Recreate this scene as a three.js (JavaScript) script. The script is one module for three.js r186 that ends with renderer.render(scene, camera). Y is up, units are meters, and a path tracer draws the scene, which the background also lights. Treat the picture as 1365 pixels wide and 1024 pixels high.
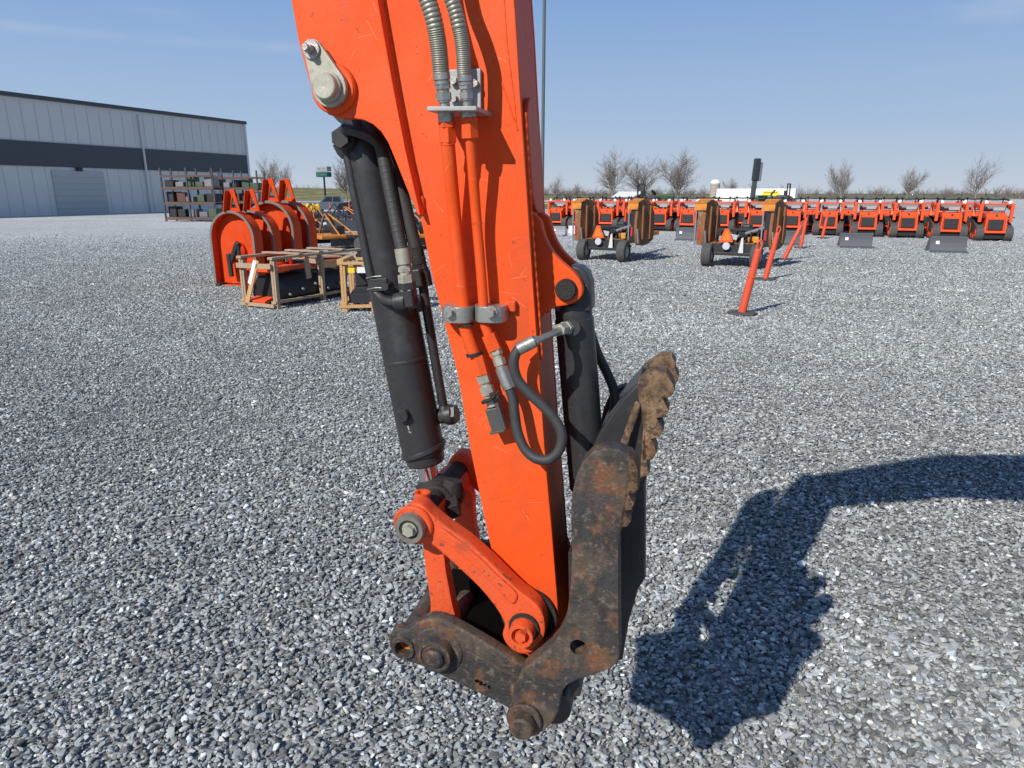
import * as THREE from 'three';
import { mergeGeometries } from 'three/addons/utils/BufferGeometryUtils.js';
import { ConvexGeometry } from 'three/addons/geometries/ConvexGeometry.js';
import { RoundedBoxGeometry } from 'three/addons/geometries/RoundedBoxGeometry.js';

// ---------------------------------------------------------------- camera, sky, sun, exposure
const scene = new THREE.Scene();
const PITCH = 15.4 * Math.PI / 180, EYE = 1.6, FOCAL = 924;
const camera = new THREE.PerspectiveCamera(2 * Math.atan(512 / FOCAL) * 180 / Math.PI, 4 / 3, 0.05, 3000);
camera.position.set(0, EYE, 0);
camera.lookAt(0, EYE - Math.sin(PITCH), -Math.cos(PITCH));
const renderer = new THREE.WebGLRenderer({ antialias: true });
renderer.setSize(1024, 768);
renderer.toneMapping = THREE.LinearToneMapping;
renderer.toneMappingExposure = 0.97;
renderer.shadowMap.enabled = true;
renderer.shadowMap.type = THREE.PCFSoftShadowMap;

let seed = 12345;
function rnd() { seed |= 0; seed = seed + 0x6D2B79F5 | 0; let t = Math.imul(seed ^ seed >>> 15, 1 | seed); t = t + Math.imul(t ^ t >>> 7, 61 | t) ^ t; return ((t ^ t >>> 14) >>> 0) / 4294967296; }
const rr = (a, b) => a + (b - a) * rnd();
function hash2(x, y, s) { let h = Math.imul(x, 374761393) + Math.imul(y, 668265263) + Math.imul(s, 1442695041) | 0; h = Math.imul(h ^ h >>> 13, 1274126177); return ((h ^ h >>> 16) >>> 0) / 4294967296; }
// tileable value noise: x, y in 0..1, n cells
function vn(x, y, n, s) {
  x *= n; y *= n; const xi = Math.floor(x), yi = Math.floor(y); let fx = x - xi, fy = y - yi;
  fx = fx * fx * (3 - 2 * fx); fy = fy * fy * (3 - 2 * fy);
  const x0 = ((xi % n) + n) % n, x1 = (x0 + 1) % n, y0 = ((yi % n) + n) % n, y1 = (y0 + 1) % n;
  const a = hash2(x0, y0, s), b = hash2(x1, y0, s), c = hash2(x0, y1, s), d = hash2(x1, y1, s);
  return a + (b - a) * fx + (c - a) * fy + (a - b - c + d) * fx * fy;
}
function fbm(x, y, n, s, oct = 4) { let v = 0, a = 0.5, t = 0; for (let i = 0; i < oct; i++) { v += a * vn(x, y, n << i, s + i * 17); t += a; a *= 0.55; } return v / t; }
const sstep = (a, b, x) => { x = Math.min(1, Math.max(0, (x - a) / (b - a))); return x * x * (3 - 2 * x); };
const mix3 = (a, b, t) => [a[0] + (b[0] - a[0]) * t, a[1] + (b[1] - a[1]) * t, a[2] + (b[2] - a[2]) * t];

// the sky: clear spring blue, pale towards the horizon, a few thin wisps
{
  const w = 1024, h = 512, d = new Float32Array(w * h * 4);
  const zen = [0.052, 0.125, 0.33], mid = [0.20, 0.37, 0.69], low = [0.39, 0.53, 0.73], hor = [0.56, 0.625, 0.705];
  for (let j = 0; j < h; j++) {
    const el = ((j + 0.5) / h - 0.5) * 180;
    let c = el < 0 ? hor : el < 5 ? mix3(hor, low, el / 5) : el < 15 ? mix3(low, mid, (el - 5) / 10) : mix3(mid, zen, sstep(0, 1, Math.min(1, (el - 15) / 45)));
    for (let i = 0; i < w; i++) {
      let k = 0;
      if (el > 3) {
        const u = i / w, v = j / h;
        const wisp = fbm(u * 1.0, v * 3.4, 16, 5, 5) * 0.55 + fbm(u, v * 5, 44, 9, 4) * 0.45;
        k = sstep(0.53, 0.72, wisp) * 0.34 * sstep(3, 9, el) * (1 - sstep(30, 60, el)) + 0.05 * fbm(u, v * 2, 8, 3, 3) * sstep(2, 8, el);
      }
      const cc = mix3(c, [0.62, 0.68, 0.76], k), o = (j * w + i) * 4;
      d[o] = cc[0]; d[o + 1] = cc[1]; d[o + 2] = cc[2]; d[o + 3] = 1;
    }
  }
  const t = new THREE.DataTexture(d, w, h, THREE.RGBAFormat, THREE.FloatType);
  t.mapping = THREE.EquirectangularReflectionMapping; t.magFilter = t.minFilter = THREE.LinearFilter; t.wrapS = THREE.RepeatWrapping; t.needsUpdate = true;
  scene.background = t; scene.environment = t; scene.environmentIntensity = 1; scene.backgroundIntensity = 1;
}
const sun = new THREE.DirectionalLight(new THREE.Color(1.0, 0.955, 0.895), 5.0);
sun.position.set(-0.80 * 12, 12, 1.03 * 12); sun.target.position.set(0, 0, 0);
sun.castShadow = true; sun.shadow.mapSize.set(4096, 4096); sun.shadow.radius = 1;
Object.assign(sun.shadow.camera, { left: -30, right: 30, top: 40, bottom: -30, near: 0.1, far: 120 });
scene.add(sun, sun.target);

// ---------------------------------------------------------------- from a pixel of the photograph to the place it shows
const cP = Math.cos(PITCH), sP = Math.sin(PITCH);
function ray(px, py) { const x = (px - 682.5) / FOCAL, y = -(py - 512) / FOCAL; return [x, y * cP - sP, -(y * sP + cP)]; }   // world direction
function G(px, py, y = 0) { const d = ray(px, py), t = (y - EYE) / d[1]; return new THREE.Vector3(d[0] * t, y, d[2] * t); }      // on the ground
function At(px, py, dist) { const d = ray(px, py), t = dist / -d[2]; return new THREE.Vector3(d[0] * t, EYE + d[1] * t, -dist); } // at a distance ahead

// ---------------------------------------------------------------- names, things, parts
const used = new Map();
function numbered(name) { const n = used.get(name) || 0; used.set(name, n + 1); return n ? name + '_' + String(n).padStart(3, '0') : name; }
function tag(o, label, category, group) { o.userData.label = label; o.userData.category = category; if (group) o.userData.group = group; return o; }
function thing(name, label, category, pos = [0, 0, 0], turn = 0, group) {
  const o = new THREE.Group(); o.name = numbered(name); scene.add(o);
  o.position.set(...(pos.isVector3 ? [pos.x, pos.y, pos.z] : pos)); o.rotation.y = turn; return tag(o, label, category, group);
}
function dup(root, pos, turn, label, group) {
  const r = root.clone(); r.name = numbered(root.name.replace(/_\d{3}$/, '')); scene.add(r);
  r.position.set(...(pos.isVector3 ? [pos.x, pos.y, pos.z] : pos)); r.rotation.y = turn;
  r.userData = { ...root.userData, label }; if (group) r.userData.group = group; return r;
}
function clean(g) {
  let q = g.index ? g.toNonIndexed() : g.clone();
  for (const k of Object.keys(q.attributes)) if (!['position', 'normal', 'uv'].includes(k)) q.deleteAttribute(k);
  if (!q.attributes.normal) q.computeVertexNormals();
  const p = q.attributes.position, uv = new Float32Array(p.count * 2), a = new THREE.Vector3(), b = new THREE.Vector3(), c = new THREE.Vector3();
  for (let i = 0; i + 2 < p.count; i += 3) {                 // metres, seen along the nearest axis
    a.fromBufferAttribute(p, i); b.fromBufferAttribute(p, i + 1); c.fromBufferAttribute(p, i + 2);
    const n = b.clone().sub(a).cross(c.clone().sub(a)), ax = Math.abs(n.x), ay = Math.abs(n.y), az = Math.abs(n.z);
    [a, b, c].forEach((v, k) => { const [u, w] = az >= ax && az >= ay ? [v.x, v.y] : ax >= ay ? [v.z + 3.1, v.y] : [v.x, v.z + 7.7]; uv[(i + k) * 2] = u; uv[(i + k) * 2 + 1] = w; });
  }
  q.setAttribute('uv', new THREE.BufferAttribute(uv, 2)); q.clearGroups(); return q;
}
function part(name, geos, mat, parent, label) {
  const list = (Array.isArray(geos) ? geos.flat(9) : [geos]).map(clean);
  const m = new THREE.Mesh(list.length > 1 ? mergeGeometries(list) : list[0], mat);
  m.name = name; m.castShadow = m.receiveShadow = true; (parent || scene).add(m); if (label) m.userData.label = label; return m;
}
function solo(name, geos, mat, label, category, group) { const m = part(numbered(name), geos, mat, scene); return tag(m, label, category, group); }
function struct(name, geos, mat, kind = 'structure') { const m = part(name, geos, mat, scene); m.userData.kind = kind; return m; }

// ---------------------------------------------------------------- shapes
const V = (x, y, z) => new THREE.Vector3(x, y, z);
function box(w, h, d, x = 0, y = 0, z = 0, rx = 0, ry = 0, rz = 0, round = 0) {
  const g = round ? new RoundedBoxGeometry(w, h, d, 2, Math.min(round, w / 2.01, h / 2.01, d / 2.01)) : new THREE.BoxGeometry(w, h, d);
  g.applyMatrix4(new THREE.Matrix4().makeRotationFromEuler(new THREE.Euler(rx, ry, rz)).setPosition(x, y, z)); return g;
}
function cyl(a, b, r0, r1 = r0, seg = 20, open = false) {                    // a tapered rod from a to b
  const d = b.clone().sub(a), L = d.length(), g = new THREE.CylinderGeometry(r1, r0, L, seg, 1, open);
  g.applyQuaternion(new THREE.Quaternion().setFromUnitVectors(V(0, 1, 0), d.normalize())); g.translate((a.x + b.x) / 2, (a.y + b.y) / 2, (a.z + b.z) / 2); return g;
}
function hexa(a, b, r) { const g = cyl(a, b, r, r, 6).toNonIndexed(); g.computeVertexNormals(); return g; }
function turned(a, b, prof, seg = 28) {                                       // lathe along a->b; prof = [[t 0..1, r], ...]
  const d = b.clone().sub(a), L = d.length(), g = new THREE.LatheGeometry(prof.map(([t, r]) => new THREE.Vector2(Math.max(r, 0.00001), t * L)), seg);
  let q = g.toNonIndexed(); q.deleteAttribute('normal'); q.computeVertexNormals(); q = creased(q);
  q.applyQuaternion(new THREE.Quaternion().setFromUnitVectors(V(0, 1, 0), d.normalize())); q.translate(a.x, a.y, a.z); return q;
}
function creased(g, angle = 0.6) {                                            // smooth normals where faces meet at a small angle
  const p = g.attributes.position, n = p.count, fn = [], key = i => Math.round(p.getX(i) * 2e4) + ',' + Math.round(p.getY(i) * 2e4) + ',' + Math.round(p.getZ(i) * 2e4), at = new Map();
  const a = V(), b = V(), c = V();
  for (let i = 0; i < n; i += 3) { a.fromBufferAttribute(p, i); b.fromBufferAttribute(p, i + 1); c.fromBufferAttribute(p, i + 2); const q = b.sub(a).cross(c.sub(a)); const f = { n: q.clone().normalize(), w: q.clone() }; for (let k = 0; k < 3; k++) { fn.push(f); const s = key(i + k); (at.get(s) || at.set(s, []).get(s)).push(f); } }
  const out = new Float32Array(n * 3), ca = Math.cos(angle), s = V();
  for (let i = 0; i < n; i++) { s.set(0, 0, 0); for (const f of at.get(key(i))) if (f.n.dot(fn[i].n) > ca) s.add(f.w); s.normalize(); out.set([s.x, s.y, s.z], i * 3); }
  g.setAttribute('normal', new THREE.BufferAttribute(out, 3)); return g;
}
function prism(pts, z0, z1, bevel = 0.003, holes = []) {                       // polygon [[x, y], ...] between two depths, edges chamfered
  const s = new THREE.Shape(pts.map(p => new THREE.Vector2(p[0], p[1])));
  for (const [hx, hy, hr] of holes) { const h = new THREE.Path(); h.absarc(hx, hy, hr + bevel, 0, Math.PI * 2, true); s.holes.push(h); }
  const b = Math.min(bevel, (z1 - z0) / 2.2);
  const g = new THREE.ExtrudeGeometry(s, { depth: z1 - z0 - 2 * b, bevelEnabled: b > 0, bevelThickness: b, bevelSize: b, bevelOffset: -b, bevelSegments: 2, curveSegments: 16 });
  g.translate(0, 0, z0 + b); const q = (g.index ? g.toNonIndexed() : g); return creased(q, 0.5);
}
function smooth(pts, n = 6, closed = true) {                                  // rounded outline through the points
  const c = new THREE.CatmullRomCurve3(pts.map(p => V(p[0], p[1], 0)), closed, 'centripetal'); return c.getPoints(pts.length * n).slice(0, closed ? -1 : undefined).map(p => [p.x, p.y]);
}
function tube(pts, r, seg = 48, rad = 12) { const c = new THREE.CatmullRomCurve3(pts, false, 'centripetal'); return [new THREE.TubeGeometry(c, seg, r, rad), ball(pts[0], r, 8), ball(pts[pts.length - 1], r, 8)]; }
function ball(p, r, s = 16, sy = 1) { const g = new THREE.SphereGeometry(r, s, Math.max(6, s * 0.6 | 0)); g.scale(1, sy, 1); g.translate(p.x, p.y, p.z); return g; }
function ribbed(pts, rFn, seg, rad = 14) {                                    // tube whose radius varies along its length
  const c = new THREE.CatmullRomCurve3(pts, false, 'centripetal'), fr = c.computeFrenetFrames(seg, false), pos = [], idx = [];
  for (let i = 0; i <= seg; i++) { const p = c.getPointAt(i / seg), r = rFn(i / seg); for (let j = 0; j <= rad; j++) { const a = j / rad * Math.PI * 2, q = p.clone().addScaledVector(fr.normals[i], Math.cos(a) * r).addScaledVector(fr.binormals[i], Math.sin(a) * r); pos.push(q.x, q.y, q.z); } }
  for (let i = 0; i < seg; i++) for (let j = 0; j < rad; j++) { const a = i * (rad + 1) + j, b = a + rad + 1; idx.push(a, a + 1, b, b, a + 1, b + 1); }
  const g = new THREE.BufferGeometry(); g.setAttribute('position', new THREE.Float32BufferAttribute(pos, 3)); g.setIndex(idx); g.computeVertexNormals(); return g;
}

// ---------------------------------------------------------------- materials
function tex(size, fn, srgb) {                                                // fn(x, y in 0..1) -> [r, g, b] 0..1 (linear when not srgb)
  const d = new Uint8Array(size * size * 4);
  for (let j = 0; j < size; j++) for (let i = 0; i < size; i++) { const c = fn(i / size, j / size, i, j), o = (j * size + i) * 4; for (let k = 0; k < 3; k++) { let v = Math.min(1, Math.max(0, c[k])); if (srgb) v = v <= 0.0031308 ? v * 12.92 : 1.055 * Math.pow(v, 1 / 2.4) - 0.055; d[o + k] = v * 255 + 0.5; } d[o + 3] = 255; }
  const t = new THREE.DataTexture(d, size, size); t.wrapS = t.wrapT = THREE.RepeatWrapping; t.magFilter = THREE.LinearFilter; t.minFilter = THREE.LinearMipmapLinearFilter; t.generateMipmaps = true; if (srgb) t.colorSpace = THREE.SRGBColorSpace; t.needsUpdate = true; return t;
}
const rep = (t, perMetre) => { const q = t.clone(); q.repeat.set(perMetre, perMetre); q.needsUpdate = true; return q; };
const g3 = v => [v, v, v];
// painted steel, orange: faint fading, scuffs, chips down to primer and grime
const scratches = []; for (let i = 0; i < 80; i++) scratches.push([rnd(), rnd(), rr(0, 6.3), rr(0.01, 0.06), rr(0.0004, 0.0011), rnd()]);
const scratchMap = new Float32Array(1024 * 1024);
for (const [x, y, a, L, w, k] of scratches) for (let t = 0; t < L * 1024 * 2; t++) { const s = t / 2048, bx = x + Math.cos(a) * s + Math.sin(s * 60 + k * 9) * 0.001, by = y + Math.sin(a) * s; const i = ((bx * 1024 | 0) % 1024 + 1024) % 1024, j = ((by * 1024 | 0) % 1024 + 1024) % 1024; scratchMap[j * 1024 + i] = 0.5 + 0.5 * k; }
const orangeTex = tex(1024, (x, y, i, j) => {
  const fade = fbm(x, y, 5, 11, 4), fine = fbm(x, y, 60, 21, 3), chip = fbm(x, y, 64, 31, 4), dirt = fbm(x, y, 7, 41, 5);
  let c = mix3([0.79, 0.077, 0.006], [0.75, 0.090, 0.011], fade); c = c.map(v => v * (0.93 + 0.12 * fine));
  c = mix3(c, [0.36, 0.07, 0.03], sstep(0.56, 0.80, dirt) * 0.35);
  const streak = sstep(0.55, 0.95, vn(x, 0.5, 56, 43)) * sstep(0.42, 0.66, fbm(x, y, 4, 44, 4)); c = mix3(c, [0.40, 0.075, 0.03], streak * 0.30); c = mix3(c, [0.72, 0.17, 0.075], sstep(0.5, 0.75, fbm(x, y, 3, 45, 5)) * 0.22);
  c = mix3(c, [0.16, 0.05, 0.03], sstep(0.79, 0.82, chip) * 0.6);
  return mix3(c, [0.80, 0.35, 0.22], scratchMap[j * 1024 + i] * 0.65);
}, true);
const wornOrangeTex = tex(1024, (x, y, i, j) => {
  const fade = fbm(x, y, 6, 12, 4), fine = fbm(x, y, 80, 22, 3), chip = fbm(x, y, 48, 32, 5), dirt = fbm(x, y, 5, 42, 5);
  let c = mix3([0.74, 0.075, 0.011], [0.66, 0.095, 0.024], fade).map(v => v * (0.88 + 0.2 * fine));
  c = mix3(c, [0.13, 0.045, 0.025], sstep(0.52, 0.72, dirt) * 0.6);
  c = mix3(c, [0.09, 0.05, 0.035], sstep(0.70, 0.76, chip) * 0.75);
  return mix3(c, [0.7, 0.4, 0.3], scratchMap[j * 1024 + i] * 0.4);
}, true);
const paintRough = tex(512, (x, y) => g3(0.40 + 0.22 * fbm(x, y, 8, 51, 5) + 0.08 * fbm(x, y, 90, 52, 2)));
const paintBump = tex(512, (x, y) => g3(0.5 + 0.35 * (fbm(x, y, 10, 61, 3) - 0.5) + 0.25 * (fbm(x, y, 120, 62, 2) - 0.5)));
// bare, dark, rusting steel of thumb and coupler
const rustTex = tex(1024, (x, y, i, j) => {
  const a = fbm(x, y, 5, 71, 6), b = fbm(x, y, 9, 72, 6), f = fbm(x, y, 70, 73, 3), s = fbm(x * 1, y, 22, 74, 4), str = fbm(x, y * 6, 40, 75, 3);
  let c = mix3([0.034, 0.030, 0.027], [0.088, 0.066, 0.047], sstep(0.35, 0.62, a));
  c = mix3(c, [0.155, 0.072, 0.034], sstep(0.52, 0.70, b) * 0.75);
  c = mix3(c, [0.24, 0.085, 0.028], sstep(0.60, 0.74, s * 0.6 + b * 0.4) * 0.55);
  c = mix3(c, [0.035, 0.038, 0.043], sstep(0.54, 0.66, fbm(x, y, 6, 79, 5)) * 0.7);
  c = mix3(c, [0.17, 0.16, 0.15], sstep(0.70, 0.80, str) * 0.4);
  c = mix3(c, [0.045, 0.042, 0.040], sstep(0.5, 0.9, vn(x, 0.5, 64, 76)) * sstep(0.4, 0.65, fbm(x, y, 6, 77, 4)) * 0.6);
  c = mix3(c, [0.20, 0.165, 0.125], sstep(0.60, 0.78, fbm(x, y, 34, 78, 4)) * 0.45);
  return mix3(c.map(v => v * (0.65 + 0.7 * f)), [0.25, 0.23, 0.21], scratchMap[j * 1024 + i] * 0.5);
}, true);
const heavyRustTex = tex(512, (x, y) => {
  const a = fbm(x, y, 8, 81, 5), f = fbm(x, y, 50, 82, 3);
  let c = mix3([0.085, 0.055, 0.034], [0.26, 0.165, 0.092], sstep(0.3, 0.65, a)); c = mix3(c, [0.24, 0.115, 0.05], sstep(0.55, 0.72, fbm(x, y, 12, 83, 5)) * 0.5); c = mix3(c, [0.06, 0.035, 0.022], sstep(0.56, 0.68, fbm(x, y, 30, 84, 4)) * 0.8);
  return c.map(v => v * (0.45 + 0.9 * f));
}, true);
const rustBump = tex(512, (x, y) => g3(0.5 * fbm(x, y, 14, 91, 5) + 0.5 * fbm(x, y, 70, 92, 3)));
const blackTex = tex(512, (x, y) => {
  const a = fbm(x, y, 6, 101, 5), f = fbm(x, y, 60, 102, 3), d = fbm(x, y, 9, 103, 5);
  let c = mix3([0.020, 0.0195, 0.020], [0.034, 0.032, 0.031], a); c = mix3(c, [0.075, 0.071, 0.067], sstep(0.55, 0.8, d) * 0.4); c = mix3(c, [0.11, 0.05, 0.03], sstep(0.80, 0.84, fbm(x, y, 30, 104, 4)) * 0.5); return c.map(v => v * (0.8 + 0.4 * f));
}, true);
const zincTex = tex(512, (x, y) => { const a = fbm(x, y, 9, 111, 5), f = fbm(x, y, 70, 112, 2); let c = mix3([0.48, 0.47, 0.44], [0.66, 0.66, 0.63], a); c = mix3(c, [0.30, 0.27, 0.22], sstep(0.6, 0.85, fbm(x, y, 12, 113, 5)) * 0.5); return c.map(v => v * (0.85 + 0.25 * f)); }, true);
const woodTex = tex(512, (x, y) => { const g = fbm(x * 1, y * 1, 4, 121, 3), l = vn(x + g * 0.05, y, 64, 122), k = fbm(x, y, 30, 123, 3); return mix3([0.30, 0.21, 0.13], [0.48, 0.36, 0.24], 0.5 * l + 0.5 * k); }, true);
const rubberTex = tex(256, (x, y) => g3(0.022 + 0.02 * fbm(x, y, 8, 131, 4) + 0.01 * fbm(x, y, 60, 132, 2)), true);
const M = {};
const flat0 = (r, g, b, rough) => new THREE.MeshStandardMaterial({ color: new THREE.Color().setRGB(r, g, b), roughness: rough });
const std = o => new THREE.MeshStandardMaterial(o);
M.orange = new THREE.MeshPhysicalMaterial({ map: rep(orangeTex, 1.6), roughnessMap: rep(paintRough, 2), bumpMap: rep(paintBump, 3), bumpScale: 0.0006, roughness: 1.15, specularIntensity: 0.6 });
M.orangeShaded = new THREE.MeshPhysicalMaterial({ map: rep(orangeTex, 1.6), color: new THREE.Color().setRGB(0.8, 0.8, 0.8), roughness: 0.55, specularIntensity: 0.8, bumpMap: rep(paintBump, 3), bumpScale: 0.0006 });  // orange darkened for the right-hand face, its shade put into the colour
M.orangeWorn = std({ map: rep(wornOrangeTex, 2.3), roughnessMap: rep(paintRough, 3), bumpMap: rep(rustBump, 4), bumpScale: 0.001, roughness: 1.1 });
M.orangeFar = std({ color: new THREE.Color().setRGB(0.80, 0.085, 0.015), roughness: 0.45 });
M.orangeBright = new THREE.MeshPhysicalMaterial({ map: rep(orangeTex, 0.9), color: new THREE.Color().setRGB(0.85, 0.72, 0.8), roughness: 0.7, specularIntensity: 0.3 });
M.blackDeep = flat0(0.010, 0.010, 0.011, 0.6);
M.yellowOrange = std({ map: rep(tex(256, (x, y) => mix3([0.62, 0.22, 0.02], [0.40, 0.15, 0.03], sstep(0.4, 0.7, fbm(x, y, 6, 141, 5))), true), 1), roughness: 0.6 });
M.rust = std({ map: rep(rustTex, 3.1), bumpMap: rep(rustBump, 5), bumpScale: 0.0014, roughness: 0.66, metalness: 0.15 });
M.rustHeavy = std({ map: rep(heavyRustTex, 4), bumpMap: rep(rustBump, 5), bumpScale: 0.0016, roughness: 0.85 });
M.rustHeavy.color.setRGB(0.86, 0.84, 0.82);
M.rustDeck = std({ map: rep(tex(512, (x, y) => { const a = fbm(x, y, 6, 151, 5), b = fbm(x * 1, y * 0.5, 12, 152, 4); let c = mix3([0.13, 0.056, 0.026], [0.29, 0.125, 0.045], a); c = mix3(c, [0.30, 0.20, 0.13], sstep(0.56, 0.75, b) * 0.8); return c; }, true), 0.8), roughness: 0.85 });
M.black = std({ map: rep(blackTex, 2.6), color: new THREE.Color().setRGB(1.08, 1.13, 1.2), roughness: 0.42, bumpMap: rep(paintBump, 4), bumpScale: 0.0006 });
M.grease = std({ map: rep(blackTex, 5), color: new THREE.Color().setRGB(0.8, 0.72, 0.66), roughness: 0.8, bumpMap: rep(rustBump, 6), bumpScale: 0.003 });
M.blackFar = std({ color: new THREE.Color().setRGB(0.022, 0.022, 0.024), roughness: 0.5 });
M.rubber = std({ map: rep(rubberTex, 5), roughness: 0.62 });
M.tyre = std({ map: rep(rubberTex, 2), color: new THREE.Color().setRGB(1.9, 1.85, 1.8), roughness: 0.9 });
M.zinc = std({ map: rep(zincTex, 6), color: new THREE.Color().setRGB(0.72, 0.72, 0.70), metalness: 0.75, roughness: 0.42, bumpMap: rep(rustBump, 9), bumpScale: 0.0005 });
M.zincGrey = std({ map: rep(paintRough, 3), color: new THREE.Color().setRGB(0.62, 0.64, 0.62), metalness: 0.35, roughness: 0.5 });
M.pinSteel = std({ map: rep(zincTex, 8), color: new THREE.Color().setRGB(0.42, 0.41, 0.36), metalness: 0.45, roughness: 0.5 });
M.zincDull = std({ map: rep(zincTex, 8), color: new THREE.Color().setRGB(0.68, 0.67, 0.58), metalness: 0.35, roughness: 0.6 });
M.shadeAndMarkBlack = new THREE.MeshPhysicalMaterial({ color: new THREE.Color().setRGB(0.004, 0.0035, 0.003), roughness: 0.8, specularIntensity: 0.15 });  // near-black: paint marks, and shade inside the coupler put into the colour
M.rustBrown = std({ map: rep(heavyRustTex, 5), color: new THREE.Color().setRGB(0.55, 0.48, 0.45), bumpMap: rep(rustBump, 5), bumpScale: 0.004, roughness: 0.85 });
M.coil = std({ map: rep(zincTex, 8), color: new THREE.Color().setRGB(0.55, 0.54, 0.46), metalness: 0.6, roughness: 0.5 });
M.chrome = std({ color: new THREE.Color().setRGB(0.72, 0.72, 0.74), metalness: 1, roughness: 0.12 });
M.wood = std({ map: rep(woodTex, 1.5), roughness: 0.85 });
M.woodPale = std({ map: rep(woodTex, 2), color: new THREE.Color().setRGB(1.45, 1.15, 0.75), roughness: 0.8 });
M.white = std({ color: new THREE.Color().setRGB(0.78, 0.78, 0.77), roughness: 0.55 });
M.post = std({ map: rep(tex(256, (x, y) => mix3([0.78, 0.085, 0.025], [0.62, 0.08, 0.035], fbm(x, y, 6, 161, 5)), true), 2), roughness: 0.55 });
M.grey = std({ color: new THREE.Color().setRGB(0.16, 0.165, 0.17), roughness: 0.55 });
M.steelGrey = std({ color: new THREE.Color().setRGB(0.30, 0.31, 0.32), roughness: 0.5, metalness: 0.3 });
M.glass = std({ color: new THREE.Color().setRGB(0.02, 0.025, 0.03), roughness: 0.08 });
const flat = (r, g, b, rough = 0.6) => std({ color: new THREE.Color().setRGB(r, g, b), roughness: rough });

// ================================================================= THE SETTING
// gravel lot: one sheet out to the horizon's field, broken limestone on it
const gravelTex = tex(2048, (x, y, i, j) => {
  // worley cells: each stone its own grey, dark joints between
  const n = 200, gx = x * n, gy = y * n, cx = Math.floor(gx), cy = Math.floor(gy); let d1 = 9, d2 = 9, id = 0;
  for (let a = -1; a <= 1; a++) for (let b = -1; b <= 1; b++) { const ux = ((cx + a) % n + n) % n, uy = ((cy + b) % n + n) % n, dx = cx + a + hash2(ux, uy, 1) - gx, dy = cy + b + hash2(ux, uy, 2) - gy, d = dx * dx + dy * dy; if (d < d1) { d2 = d1; d1 = d; id = hash2(ux, uy, 3); } else if (d < d2) d2 = d; }
  const edge = sstep(0.0, 0.22, Math.sqrt(d2) - Math.sqrt(d1)), v = id < 0.10 ? 0.78 : id < 0.25 ? 0.22 : 0.33 + id * 0.29;
  const m = v * (0.45 + 0.55 * edge) * (0.88 + 0.24 * fbm(x, y, 9, 171, 4));
  return [m * 0.975, m, m * 0.98];
}, true);
const gravelBump = tex(1024, (x, y) => {
  const n = 200, gx = x * n, gy = y * n, cx = Math.floor(gx), cy = Math.floor(gy); let d1 = 9, id = 0;
  for (let a = -1; a <= 1; a++) for (let b = -1; b <= 1; b++) { const ux = ((cx + a) % n + n) % n, uy = ((cy + b) % n + n) % n, dx = cx + a + hash2(ux, uy, 1) - gx, dy = cy + b + hash2(ux, uy, 2) - gy, d = dx * dx + dy * dy; if (d < d1) { d1 = d; id = hash2(ux, uy, 4); } }
  return g3((1 - Math.min(1, Math.sqrt(d1))) * (0.5 + 0.5 * id));
});
{
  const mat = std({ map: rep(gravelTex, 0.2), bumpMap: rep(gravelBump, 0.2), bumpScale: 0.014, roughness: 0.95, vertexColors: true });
  // lot with gentle wear: wheel-tracks and finer patches are paler
  const g = new THREE.PlaneGeometry(260, 230, 260, 230); g.rotateX(-Math.PI / 2); g.translate(10, 0, -95);
  const p = g.attributes.position, col = [], uv = g.attributes.uv;
  for (let i = 0; i < p.count; i++) {
    const x = p.getX(i), z = p.getZ(i); uv.setXY(i, x, z);
    const k = 0.92 + 0.22 * fbm(x / 260 + 1, z / 260 + 1, 40, 181, 4) + 0.14 * sstep(0.45, 0.7, fbm(x / 400 + 2, z / 120 + 2, 26, 183, 3)); const gapShade = 0.55 + 0.45 * sstep(8, 22, -z);   // darker near the arm: shadow gaps between stones put into the sheet colour
    col.push(k * gapShade, k * gapShade * 0.995, k * gapShade * 0.98);
  }
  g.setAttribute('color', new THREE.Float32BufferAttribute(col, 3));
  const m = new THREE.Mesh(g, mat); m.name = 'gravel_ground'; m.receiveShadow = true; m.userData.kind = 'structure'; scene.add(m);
}
{
  const t = tex(512, (x, y) => { const a = fbm(x, y, 8, 191, 5), b = fbm(x, y, 60, 192, 3); return mix3([0.085, 0.105, 0.032], [0.20, 0.165, 0.085], sstep(0.35, 0.65, a)).map(v => v * (0.7 + 0.6 * b)); }, true);
  const g = new THREE.PlaneGeometry(3600, 3600); g.rotateX(-Math.PI / 2); g.translate(0, -0.06, -900);
  struct('field', g, std({ map: rep(t, 0.02), roughness: 1 }));
  // low rise of spring grass and stubble to the left beyond the road
  const rows = [], hw = 60, hd = 20, hg = new THREE.PlaneGeometry(420, 150, hw, hd); hg.rotateX(-Math.PI / 2);
  const q = hg.attributes.position; for (let i = 0; i < q.count; i++) { const x = q.getX(i), z = q.getZ(i); q.setY(i, 3.6 * sstep(75, -40, z) * sstep(-210, -110, x) * sstep(210, 60, x) + 0.5 * fbm(x / 420 + 1, z / 150 + 1, 8, 195, 3)); }
  hg.computeVertexNormals(); hg.translate(-150, -0.45, -215); struct('hill', hg, std({ map: rep(t, 0.035), color: new THREE.Color().setRGB(1.3, 1.15, 0.9), roughness: 1 }));
  const lawn = new THREE.PlaneGeometry(150, 34); lawn.rotateX(-Math.PI / 2); lawn.translate(-62, 0.02, -92);
  struct('grass_verge', lawn, std({ map: rep(t, 0.09), color: new THREE.Color().setRGB(0.75, 1.15, 0.6), roughness: 1 }));
  const road = new THREE.PlaneGeometry(260, 7); road.rotateX(-Math.PI / 2); road.rotateY(0.03); road.translate(-100, 0.10, -122);
  struct('road', road, flat(0.42, 0.41, 0.39, 0.9));
}
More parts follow.
